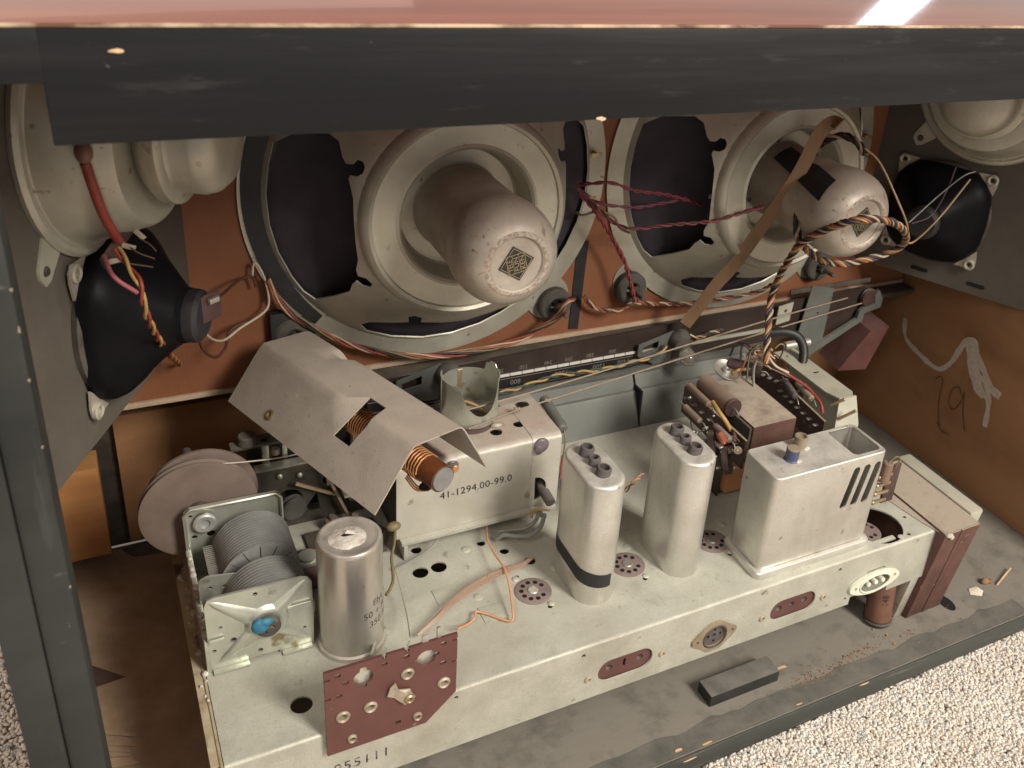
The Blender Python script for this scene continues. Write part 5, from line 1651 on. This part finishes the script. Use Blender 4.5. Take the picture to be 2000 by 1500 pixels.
# lamp brackets and lamps
for bxx, zc in ((376, 60), (183, 65)):
    fr4 = dp('lamp_bracket', G().sheet([(bxx - 20, zc - 18), (bxx - 5, zc - 18), (bxx - 4, zc + 10), (bxx - 36, zc + 2), (bxx - 36, zc - 8)], [[(bxx - 32, zc - 6), (bxx - 18, zc - 4), (bxx - 18, zc + 3), (bxx - 32, zc - 1)]],
                                       planar((0, 206.5, 0), (1, 0, 0), (0, 0, 1)), 1), 'plate_grey')
    hol = dp('lamp_holder', G().lathe([(0, 0), (8, 0), (9, 1.5), (9, 7), (7.6, 9), (7.6, 13), (6, 14), (0, 14)], (bxx + 1, 209, zc + 3), (-.15, -1, -.3), 26), 'rubber')
    dp('bulb', G().lathe([(5, 0), (5.2, 3), (6.6, 7), (6.8, 10), (5, 14), (2, 16), (0, 16.3)], (bxx - .5, 196, zc - 1.5), (-.1, -1, -.5), 22), 'glass', hol)
    dp('contact_spring', G().tube([(bxx + 6, 200, zc + 8), (bxx + 13, 198, zc + 4), (bxx + 18, 199, zc + 2)], .9, 6), 'brass', hol)
g = G()
lp = thing('reflector_plate', 'grey green metal plate sloping up behind the chassis below the dial', 'plate', (330, 195, 0))
LO = Vector((330, 195, 0))
for x0, x1, nm in ((196, 336.5, 'lower_sheet'), (338.5, 447, 'lower_sheet')):
    s = G()
    sec2 = [(187.2, -1), (189, 2), (197, 24), (198.5, 26), (200.5, 26.6), (205.5, 37)]
    vs, fs = [], []
    for y, z in sec2:
        vs += [Vector((x0, y, z)) - LO, Vector((x1, y, z)) - LO, Vector((x0, y + .9, z - .6)) - LO, Vector((x1, y + .9, z - .6)) - LO]
    for i in range(len(sec2) - 1):
        a, b = i * 4, i * 4 + 4
        fs += [(a, a + 1, b + 1, b), (a + 2, b + 2, b + 3, a + 3), (a, b, b + 2, a + 2), (a + 1, a + 3, b + 3, b + 1)]
    fs += [(0, 2, 3, 1), (len(vs) - 4, len(vs) - 3, len(vs) - 1, len(vs) - 2)]
    make(nm, s.add(vs, fs), 'plate_grey', lp, 20)
make('gap_shade', G().box(336.6, 338.4, 190, 204, -2, 30, 0, Matrix.Translation(-LO)), 'hole_shade', lp)  # black strip painting the shade in the split between the sheets

# ------------------------------------------------------------------ unit at the back right: strips, block, bracket
ob = tag(make('brown_block', G().box(354, 391, 75, 136, 38, 65, 1.2), 'core'), 'dusty reddish brown block between two lug strips', 'transformer')
tag(make('side_plate', G().box(351.4, 353.4, 76, 137, 36, 64, .3), 'dark_metal'), 'dark plate on the left of the dusty brown block', 'plate')


def lug_strip(x, y0, y1, z0, z1, label, spots, tilt=0.0):
    t = thing('lug_strip', label, 'terminal strip', (x, y0, z0), 'lug strips at the back right')
    H = z1 - z0
    Mx = Matrix.Rotation(tilt, 4, 'Z')
    hs = [circle((i + .8) * (y1 - y0) / 7.5, H * .45, 2.1, 14) for i in range(7)] if spots else []
    make('strip', G().sheet([(0, 0), (y1 - y0, 0), (y1 - y0, H), (0, H)], hs, planar((0, 0, 0), (math.sin(tilt) * -1, math.cos(tilt), 0), (0, 0, 1)), 1.6), 'dark_bakelite', t)
    make('raw_edge', G().box(-1.6, 0, 0.2, y1 - y0 - .2, H - .1, H + .3, 0, Mx), 'plug_brown', t)
    for i in range(7):
        y = (i + .8) * (y1 - y0) / 7.5
        make('lug', G().box(-5.5, 3.5, y - 1.3, y + 1.3, H * .72, H * .72 + .7, .2, Mx).ball(Mx @ Vector((3.2, y, H * .72 + .8)), 1.7, 8), 'solder', t)
        if spots:
            make('lug_eye', G().cyl(Mx @ Vector((-1.0, y, H * .45)), Mx @ Vector((-.6, y, H * .45)), 2.2, None, 14), 'plug_grey', t)
    return t


lug_strip(339, 62, 137, 44, 66, 'left lug strip with resistors next to the coil can', False)
lug_strip(408, 64, 122, 42, 64.5, 'lug strip with a row of round eyes right of the brown block', True, -0.10)
lug_strip(423, 105, 150, 44, 68, 'rear lug strip under the twisted cable', False, .35)


def axial(name, label, a, b, r, m, lead=7, cat='resistor', caps=None):
    a, b = Vector(a), Vector(b)
    d = (b - a).normalized()
    t = thing(name, label, cat, (a + b) / 2)
    o = (a + b) / 2
    make('body', G().cyl(a - o, b - o, r, None, 18, min(.8, r * .3)), m, t)
    make('lead', G().tube([a - d * lead - o, a - d * lead * .5 + Vector((0, 0, .6)) - o, a - o], .4, 6), 'solder', t)
    make('lead', G().tube([b - o, b + d * lead * .5 + Vector((0, 0, .4)) - o, b + d * lead + Vector((0, 0, -2)) - o], .4, 6), 'solder', t)
    if caps:
        make('end_cap', G().cyl(b - d * 2 - o, b + d * .6 - o, r * 1.04, None, 18, .3), caps, t)
    return t


LS = [o for o in bpy.data.objects if o.name.startswith('lug_strip')][0]
rz = random.Random(77)
for k in range(16):
    a = Vector((rz.uniform(-15, -2), rz.uniform(2, 58), rz.uniform(4, 21)))
    b = a + Vector((rz.uniform(-5, 5), rz.uniform(-14, 14), rz.uniform(-4, 4)))
    if k % 3 == 0:
        d = (b - a).normalized()
        make('component', G().cyl(a, a + d * rz.uniform(7, 11), rz.uniform(1.6, 2.8), None, 14, .5), ('paper_cap', 'dark_bakelite', 'plug_brown', 'socket', 'wire_rust', 'plug_grey')[(k // 3) % 6], LS)
    make('lead', G().tube([a, (a + b) / 2 + Vector((rz.uniform(-2, 2), 0, rz.uniform(0, 3))), b], .4, 5, 5), ('solder', 'wire_olive', 'wire_black', 'solder')[k % 4], LS)
    make('solder_joint', G().ball(b, rz.uniform(.9, 1.8), 8, (1.2, .9, .9)), 'solder', LS)
axial('paper_capacitor', 'fat dusty brown paper capacitor lying along the brown block', (349, 131, 70), (348, 93, 71), 6.6, 'paper_cap', 8, 'capacitor', 'dark_bakelite')
axial('resistor', 'thin brown resistor end to end with the yellow sleeve', (337, 132, 69), (336, 104, 69.5), 2.6, 'paper_cap', 8)
axial('resistor', 'beige resistor nearest the coil can on the left strip', (326, 118, 62), (326, 98, 62), 2.2, 'plug_brown', 8)
axial('resistor', 'mauve banded resistor in front of the left strip', (331, 88, 64), (331, 70, 63), 2.4, 'socket', 7)
axial('resistor', 'grey resistor on the rear strip under the red wire', (413, 118, 66), (406, 96, 66), 2.6, 'plug_grey', 7)
axial('resistor', 'brown resistor behind the eyed strip', (420, 112, 66), (416, 90, 66), 2.4, 'plug_brown', 7)
axial('paper_capacitor', 'black tubular capacitor behind the brown block under the washer', (384, 150, 68), (402, 132, 68), 5.2, 'dark_bakelite', 6, 'capacitor')
axial('resistor', 'short resistor lying across the rear strip', (398, 146, 74), (418, 142, 73), 2.2, 'socket', 6)
# round switch wafers in front of the left strip
for k, (x, y, z) in enumerate(((329, 84, 52), (333, 72, 46))):
    t = thing('tag_ring', ('upper dark tag ring in front of the left lug strip', 'lower dark tag ring in front of the left lug strip')[k], 'switch', (x, y, z))
    make('ring', G().lathe([(6, -2), (10, -2), (10, 2), (6, 2), (6, -2)], (0, 0, 0), (.7, -.6, .3), 26), 'dark_bakelite', t, 25)
    for i in range(7):
        a = i * .9
        make('lug', G().ball((9 * math.cos(a), 7 * math.sin(a) * .7, 7 * math.sin(a)), 1.5, 8, (1.4, .8, .8)), 'solder', t)
# metal washer with rivet
t = thing('washer', 'shiny cupped washer with a rivet at the rear of the brown block', 'washer', (377, 142, 67))
make('dish', G().lathe([(0, .2), (5, .2), (9, 1.2), (10.5, 2.6), (11, 2.4), (9.6, .4), (5, -.8), (0, -.8)], (0, 0, 0), (.1, -.3, 1), 32), 'solder', t)
make('rivet', G().lathe([(3.4, 0), (3.2, 2), (2, 2.6), (1.3, 2.2), (1.2, 1), (0, .8)], (0, 0, 0.2), (.1, -.3, 1), 18), 'solder', t)
# output transformer below
t = thing('output_transformer', 'output transformer with orange paper coil standing left of the rectangular can', 'transformer', (358, 100, 0))
make('coil', G().box(-10, 13, -14, 14, 3, 38, 2.0), 'coil_paper', t)
make('core', G().box(-13, 14, -9, 9, .2, 5, .5).box(-13, 14, -9, 9, 36, 42, .5).box(13.2, 30, -16, 16, .2, 37, .5), 'dark_metal', t)
make('frame', G().box(-14.5, -13.2, -11, 11, .2, 43, .3), 'dark_metal', t)
# bracket on the right
bk = thing('angle_bracket', 'pale green grey angle bracket right of the lug strips', 'bracket', (444, 110, 0))
BO = Vector((444, 110, 0))
tpz = [(434, 150), (434, 96), (438, 84), (450, 84), (455, 90), (455, 150)]
make('top_flange', G().sheet(tpz[::-1] if False else [(434, 96), (438, 85), (449, 84), (454, 89), (454, 158), (434, 158)], [circle(446, 122, 3.0, 16, 1.9), circle(440, 150, 1.6, 10)], planar(Vector((0, 0, 65)) - BO, (1, 0, 0), (0, 1, 0)), 1.2), 'bracket', bk)
make('side_wall', G().sheet([(76, 0.3), (160, 0.3), (160, 64), (90, 64), (82, 44)], [], planar(Vector((455, 0, 0)) - BO, (0, 1, 0), (0, 0, 1)), 1.2), 'bracket', bk)
make('front_wall', G().sheet([(434, 0.3), (455, .3), (455, 44), (454, 64), (438, 64), (434, 50)], [], lambda u, v: (Vector((u, 76 + max(0, v - 40) * .36, v)) - BO, Vector((0, -1, 0))), 1.2, 8), 'bracket', bk)
for a, b in (((431, 86, 60), (438, 80, 67)), ((433, 78, 52), (442, 71, 62))):
    make('pin', G().cyl(Vector(a) - BO, Vector(b) - BO, 1.2, None, 10, .3), 'brass', bk)
tag(make('metal_tube', G().cyl((462, 178, 55), (486, 176, 56), 3.6, None, 20, .4), 'solder'), 'short shiny metal tube behind the black cable', 'tube')
# copper-coloured wooden block under the dial end
t = thing('glue_block', 'reddish wooden glue block under the right end of the dial', 'block', (575, 205, 5))
make('block', G().add([Vector(p) - Vector((575, 205, 5)) for p in ((543, 192, 9), (577, 192, 4), (594, 192, 45), (572, 192, 44), (548, 224, 9), (582, 224, 4), (599, 224, 45), (577, 224, 44))],
                      [(0, 1, 2, 3), (4, 7, 6, 5), (0, 4, 5, 1), (1, 5, 6, 2), (2, 6, 7, 3), (3, 7, 4, 0)]), 'bakelite', t)

# ------------------------------------------------------------------ switch works in the shade behind the tuning capacitor
sw = thing('switch_assembly', 'shaded metal switch works behind the tuning capacitor and aerial cover', 'switch', (90, 168, 0))
SO = Vector((90, 168, 0))


def sp_(name, g, m):
    for i in range(len(g.v)):
        g.v[i] = g.v[i] - SO
    return make(name, g, m, sw)


sp_('rail', G().box(46, 118, 163, 170, 46, 47.6, .4), 'zinc')
sp_('front_wall', G().sheet([(46, .2), (116, .2), (116, 46), (46, 46)], [circle(65, 20, 8.5, 24), circle(90, 30, 4, 16), [(72, 8), (84, 8), (82, 22)]], planar((0, 164, 0), (1, 0, 0), (0, 0, 1)), 1.2), 'dark_metal')
sp_('back_wall', G().box(44, 118, 182, 184, 0, 60, .3), 'dark_metal')
sp_('wheel', G().lathe([(0, -3), (7.5, -3), (8.2, -2), (7, 0), (8.2, 2), (7.5, 3), (0, 3)], (66, 158, 19), (0.25, -1, 0), 28), 'rubber')
for x, z in ((72, 39), (98, 26), (60, 41), (104, 12), (110, 34)):
    sp_('rivet', G().ball((x, 162.4, z), 2.0, 12, (1, .7, 1)), 'zinc')
sp_('link', G().box(-14, 14, -1, 1, -.9, .9, .2, Matrix.Translation((80, 157, 30)) @ Matrix.Rotation(.55, 4, 'Y')), 'wire_cream')
sp_('link', G().box(-21, 21, -1, 1, -.9, .9, .2, Matrix.Translation((92, 155, 26)) @ Matrix.Rotation(1.22, 4, 'Y')), 'wire_cream')
sp_('link', G().box(-7, 7, -1, 1, -.8, .8, .2, Matrix.Translation((87, 156, 39)) @ Matrix.Rotation(1.45, 4, 'Y')), 'wire_cream')
for x, y, w, h in ((100, 140, 9, 14), (112, 128, 7, 10), (88, 150, 8, 9)):
    sp_('trimmer', G().cyl((x, y, 1), (x, y, h), w * .6, None, 20, .6).cyl((x, y, h), (x, y, h + 3), 2, None, 10), 'drum_brown')
sp_('base_strip', G().box(70, 114, 118, 150, .3, 3, .4), 'dark_metal')
sp_('lever', G().box(34, 66, 170, 178, 60, 62, .3).cyl((44, 174, 62), (44, 174, 68), 6, 5.2, 20, .6), 'dark_metal')
sp_('post', G().box(52, 56, 172, 176, 40, 62, .3).box(64, 67, 172, 176, 47, 66, .3), 'zinc')
sp_('small_screw', G().cyl((58, 160, 60), (58, 160, 64), 2.5, None, 12, .4), 'solder')

# ------------------------------------------------------------------ wires, cords, cables
def wire(name, label, col, key, r, cat='wire', group=None, seg=8):
    pts = DATA[key] if isinstance(key, str) else key
    o = make(name, G().tube(pts, r, seg, 8), col if col in M else 'wire_' + col, None, 60)
    return tag(o, label, cat, group)


def twisted(name, label, cols, key, r, R, pitch, cat='cable', group=None):
    pts = DATA[key] if isinstance(key, str) else key
    P = spline(pts, 10)
    # resample evenly
    L = [0]
    for a, b in zip(P, P[1:]):
        L.append(L[-1] + (b - a).length)
    n = max(6, int(L[-1] / (pitch / 12)))
    Q, j = [], 0
    for i in range(n + 1):
        s = L[-1] * i / n
        while j < len(L) - 2 and L[j + 1] < s:
            j += 1
        Q.append(P[j].lerp(P[j + 1], (s - L[j]) / max(L[j + 1] - L[j], 1e-6)))
    fr = frames(Q)
    t = thing(name, label, cat, Q[0], group)
    for k, c in enumerate(cols):
        pp2 = []
        for i, (q, (tt, a, b)) in enumerate(zip(Q, fr)):
            w = 2 * math.pi * (L[-1] * i / n / pitch + k / len(cols)) + 2.2 * noise.noise(Vector((i * .035, 0.3, 1))) + .7 * noise.noise(Vector((i * .09, k * 2.3, 4)))
            RR_ = R * (1 + .42 * noise.noise(Vector((i * .11, k * 3, 5))))
            pp2.append(q + (a * math.cos(w) + b * math.sin(w)) * RR_ - Q[0])
        make('strand', G().tube(pp2, r, 6, 0), 'wire_' + c, t, 80)
    return t


wire('sleeved_wire', 'thick red sleeve hanging from the wax blob on the left loudspeaker', 'red', 'red_sleeve', 2.1)
wb_ = DATA['wax_blob'][0]
tag(make('wax_blob', G().ball(wb_, 4.8, 18, (.75, 1, 1)), 'wax'), 'round brown wax blob on the left silver loudspeaker', 'wax blob')
tl = DATA['terminal_left']
tt_ = thing('lug_tag', 'soldered lug tag under the left silver loudspeaker', 'terminal', tl[1])
q0 = Vector(tl[1])
make('board', G().box(-16, 16, -1, 1, -3, 3, .3, Matrix.Rotation(1.0, 4, 'Z') @ Matrix.Rotation(-.35, 4, 'Y')), 'dark_bakelite', tt_)
for dx in (-11, 0, 10):
    d = Matrix.Rotation(1.0, 4, 'Z') @ Vector((dx, 0, 0))
    make('lug', G().box(-3, 3, -.5, .5, -1.2, 1.2, .3, Matrix.Translation(d + Vector((3, -3, -2 + dx * .2))) @ Matrix.Rotation(.4 + dx * .05, 4, 'Y')), 'rivet', tt_)
    make('lead', G().tube([d + Vector((3, -3, -2)), d + Vector((7, -5, -5)), d + Vector((13 - dx * .4, -6, -8))], .4, 6), 'wire_brown', tt_)
twisted('twisted_pair', 'red and yellow twisted pair across the left black tweeter', ('red', 'yellow'), 'pair_left', .85, .95, 27)
wire('pink_wire', 'pink wire curling from the left silver loudspeaker into the pair', 'pink', 'pink_left', 1.0)
wire('brown_wire', 'brown wire arching from the left tweeter to the felt strip', 'brown', 'tw_brown', .9)
wire('white_wire', 'white wire looping beside the black felt strip', 'white', 'tw_white', .8)
wire('dark_wire', 'dark brown wire sagging below the left tweeter magnet', 'brown', 'tw_dark', .9)
twisted('wire_bundle', 'red, yellow and black wire bundle under the left large loudspeaker', ('rust', 'olive', 'black', 'red', 'cream'), 'bundle_bottom', .8, 1.5, 60)
twisted('wire_bundle', 'thin red and yellow wires under the right large loudspeaker', ('rust', 'cream', 'brown'), 'pair_right', .85, 1.1, 18)
twisted('twisted_pair', 'upper magenta twisted pair between the large loudspeakers', ('magenta', 'magenta'), 'red1', .7, .75, 20, group='magenta wires between the loudspeakers')
twisted('twisted_pair', 'middle magenta and grey pair between the large loudspeakers', ('magenta', 'purple'), 'red2', .68, .7, 22, group='magenta wires between the loudspeakers')
twisted('twisted_pair', 'long red and brown pair reaching under the brown strap', ('magenta', 'brown'), 'red3', .8, .85, 17, group='magenta wires between the loudspeakers')
twisted('twisted_pair', 'red pair running down to the middle rubber grommet', ('magenta', 'red'), 'red4', .9, .9, 15, group='magenta wires between the loudspeakers')
wire('olive_wire', 'short olive brown wire at the lugs of the left large loudspeaker', 'olive', 'brown5', .9)
twisted('cable_harness', 'thick twisted black, yellow and red harness looped on the right magnet cap', ('black', 'cream', 'black', 'rust', 'yellow', 'violet'), 'harness_up', .95, 1.75, 22)
twisted('cable_harness', 'dark twisted cable rising behind the brown strap', ('black', 'cream', 'black', 'brown'), 'harness_top', 1.1, 1.7, 20)
wire('beige_wire', 'beige wire passing right of the magnet cap to the right tweeter', 'beige', 'beige_right', .75)
wire('grey_wire', 'thin mauve wire leading up to the far right loudspeaker', 'grey', 'thin_right', .55)
wire('dark_wire', 'thin dark wire beside the mauve one at the right tweeter', 'violet', 'dark_right', .55)
twisted('lamp_cable', 'yellow and green twisted lamp cable along the dial', ('yellow', 'green'), 'lamp_wire', .95, 1.0, 22)
twisted('lamp_cable', 'short yellow and dark cable stub right of the dial lamp', ('cream', 'green', 'brown'), 'lamp_wire_b', .85, 1.1, 14)
cu_ = wire('string', 'upper dial cord stretched from the aerial to the right pulley', 'thread', 'cord_upper', .62)
wire('string', 'lower knotted dial cord over the tuner box', 'thread', 'cord_lower', .62)
for k in (1, 2):
    p = Vector(DATA['cord_lower'][k])
    g = G()
    for i in range(5):
        g.ball(p + Vector((rnd.uniform(-2.5, 2.5), rnd.uniform(-.8, .8), rnd.uniform(-.6, .9))), rnd.uniform(.9, 1.5), 8)
    tag(make('cord_knot', g, 'wire_thread'), ('knot in the lower dial cord above the tuner socket', 'knot in the lower dial cord at the grey resistor')[k - 1], 'knot')
wire('string', 'pale cord leaving the top of the brown drum', 'white', 'cord_drum', .45)
# flat translucent lead across the chassis
P = spline(DATA['flat_lead'], 8)
fr = frames(P)
vs, fs = [], []
for i, (p, (t_, a, b)) in enumerate(zip(P, fr)):
    k = i / (len(P) - 1)
    w = 1.3 + 1.7 * math.sin(math.pi * min(1, k * 1.1)) ** 1.2
    s = Vector((-t_.y, t_.x, 0)).normalized()
    vs += [p + s * w + Vector((0, 0, -.5)), p + Vector((0, 0, .7)), p - s * w + Vector((0, 0, -.5)), p + Vector((0, 0, -.9))]
for i in range(len(P) - 1):
    a, b = i * 4, i * 4 + 4
    for q in range(4):
        fs.append((a + q, a + (q + 1) % 4, b + (q + 1) % 4, b + q))
fs += [(3, 2, 1, 0), tuple(len(vs) - 4 + q for q in range(4))]
tag(make('flat_lead', G().add(vs, fs), 'sleeve_clear', None, 60), 'flat pinkish twin lead lying across the chassis top', 'lead')
wire('orange_wire', 'thin orange wire bending down to the corner of the terminal board', 'orange', 'orange_wire', .62)
wire('capacitor_lead', 'olive lead hanging between electrolytic can and tuner box', 'olive', 'elec_lead', .95)
tag(make('wire_nut', G().ball(Vector(DATA['elec_lead'][0]) + Vector((-1, 0, 1)), 3.4, 14, (1.3, .9, .8)), 'wire_olive'), 'brown wax lump above the olive lead at the tuner corner', 'wax lump')
wire('thin_wire', 'hair-thin wire running down to the terminal board', 'thread', 'elec_thin', .3)
wire('grey_wire', 'thin grey wire curving out under the tuner box', 'grey', 'grey_lead', .5)
wire('grey_cable', 'front grey cable loop under the tuner box', 'grey', 'grey_cable', 1.5, 'cable')
wire('grey_cable', 'rear grey cable loop under the tuner box', 'grey', 'grey_cable2', 1.3, 'cable')
wire('yellow_wire', 'short yellow wire loop behind the taped coil can', 'yellow', 'yellow_small', .8)
wire('red_wire', 'red wire dropping from the harness to the eyed lug strip', 'red', 'red_right', 1.15)
wire('white_wire', 'white wire stub beside the red wire at the harness foot', 'white', 'white_right', .9)
wire('black_cable', 'thick black cable arching down behind the angle bracket', 'black', 'black_cable', 3.6, 'cable')
wire('yellow_sleeve', 'short yellow sleeve at the cupped washer', 'yellow', 'yellow_r1', 1.3)
wire('yellow_sleeve', 'bright yellow sleeve crossing the left lug strip', 'yellow', 'yellow_r2', 1.5)
twisted('wire_ends', 'orange and cream wire ends behind the taped coil can', ('orange', 'cream'), 'can_wire', .6, .9, 18)
# tangle at the foot of the harness
for k in range(9):
    rr_ = random.Random(40 + k)
    b0 = Vector((400 + rr_.uniform(-8, 10), 128 + rr_.uniform(-6, 12), 84 + rr_.uniform(-4, 10)))
    p1 = b0 + Vector((rr_.uniform(-18, 12), rr_.uniform(-6, 16), rr_.uniform(-6, 6)))
    p2 = p1 + Vector((rr_.uniform(-10, 14), rr_.uniform(-10, 8), rr_.uniform(-16, -6)))
    c = ('black', 'brown', 'cream', 'violet', 'green', 'grey', 'olive', 'rust', 'yellow')[k]
    o = make('loose_wire', G().tube([b0, (b0 + p1) / 2 + Vector((0, 0, 3)), p1, p2], rr_.uniform(.6, 1.1), 6, 6), 'wire_' + c, None, 60)
    tag(o, 'thin ' + c + ' wire in the tangle at the foot of the twisted harness', 'wire', 'tangled wires at the harness foot')
# brown fabric strap
P = spline(DATA['strap'], 8)
vs, fs = [], []
for i, p in enumerate(P):
    t_ = (P[min(i + 1, len(P) - 1)] - P[max(i - 1, 0)]).normalized()
    s = (t_.cross(Vector((-.45, -.78, .44)))).normalized() * 4.6
    n_ = t_.cross(s).normalized() * .6
    vs += [p + s + n_, p - s + n_, p - s - n_, p + s - n_]
for i in range(len(P) - 1):
    a, b = i * 4, i * 4 + 4
    for q in range(4):
        fs.append((a + q, a + (q + 1) % 4, b + (q + 1) % 4, b + q))
fs += [(3, 2, 1, 0), tuple(len(vs) - 4 + q for q in range(4))]
tag(make('fabric_strap', G().add(vs, fs), 'strap', None, 40), 'flat brown fabric strap hanging across the right large loudspeaker', 'strap')
# capacitor network soldered at the right loudspeaker window
t = thing('crossover_parts', 'small soldered parts and lugs in the window of the right loudspeaker', 'terminal', (384, 184, 182))
make('board', G().box(-14, 8, -1, 1, -9, 9, .3), 'dark_bakelite', t)
make('lug', G().box(-14, -4, -4, -3, 18, 22, .3), 'brass', t)
make('lug', G().box(-18, -8, -4, -3, 8, 11, .3), 'solder', t)
make('clip', G().box(-4, 0, -5, -3, -6, -1, .4), 'copper', t)
make('resistor', G().cyl((4, -6, -8), (12, -8, -13), 1.7, None, 12, .4), 'wire_olive', t)
make('resistor', G().cyl((8, -6, 8), (16, -8, 5), 1.4, None, 12, .4), 'dark_bakelite', t)
make('lead', G().tube([(-6, -4, 20), (4, -6, 12), (13, -8, -2), (10, -8, -10)], .35, 6), 'wire_olive', t)
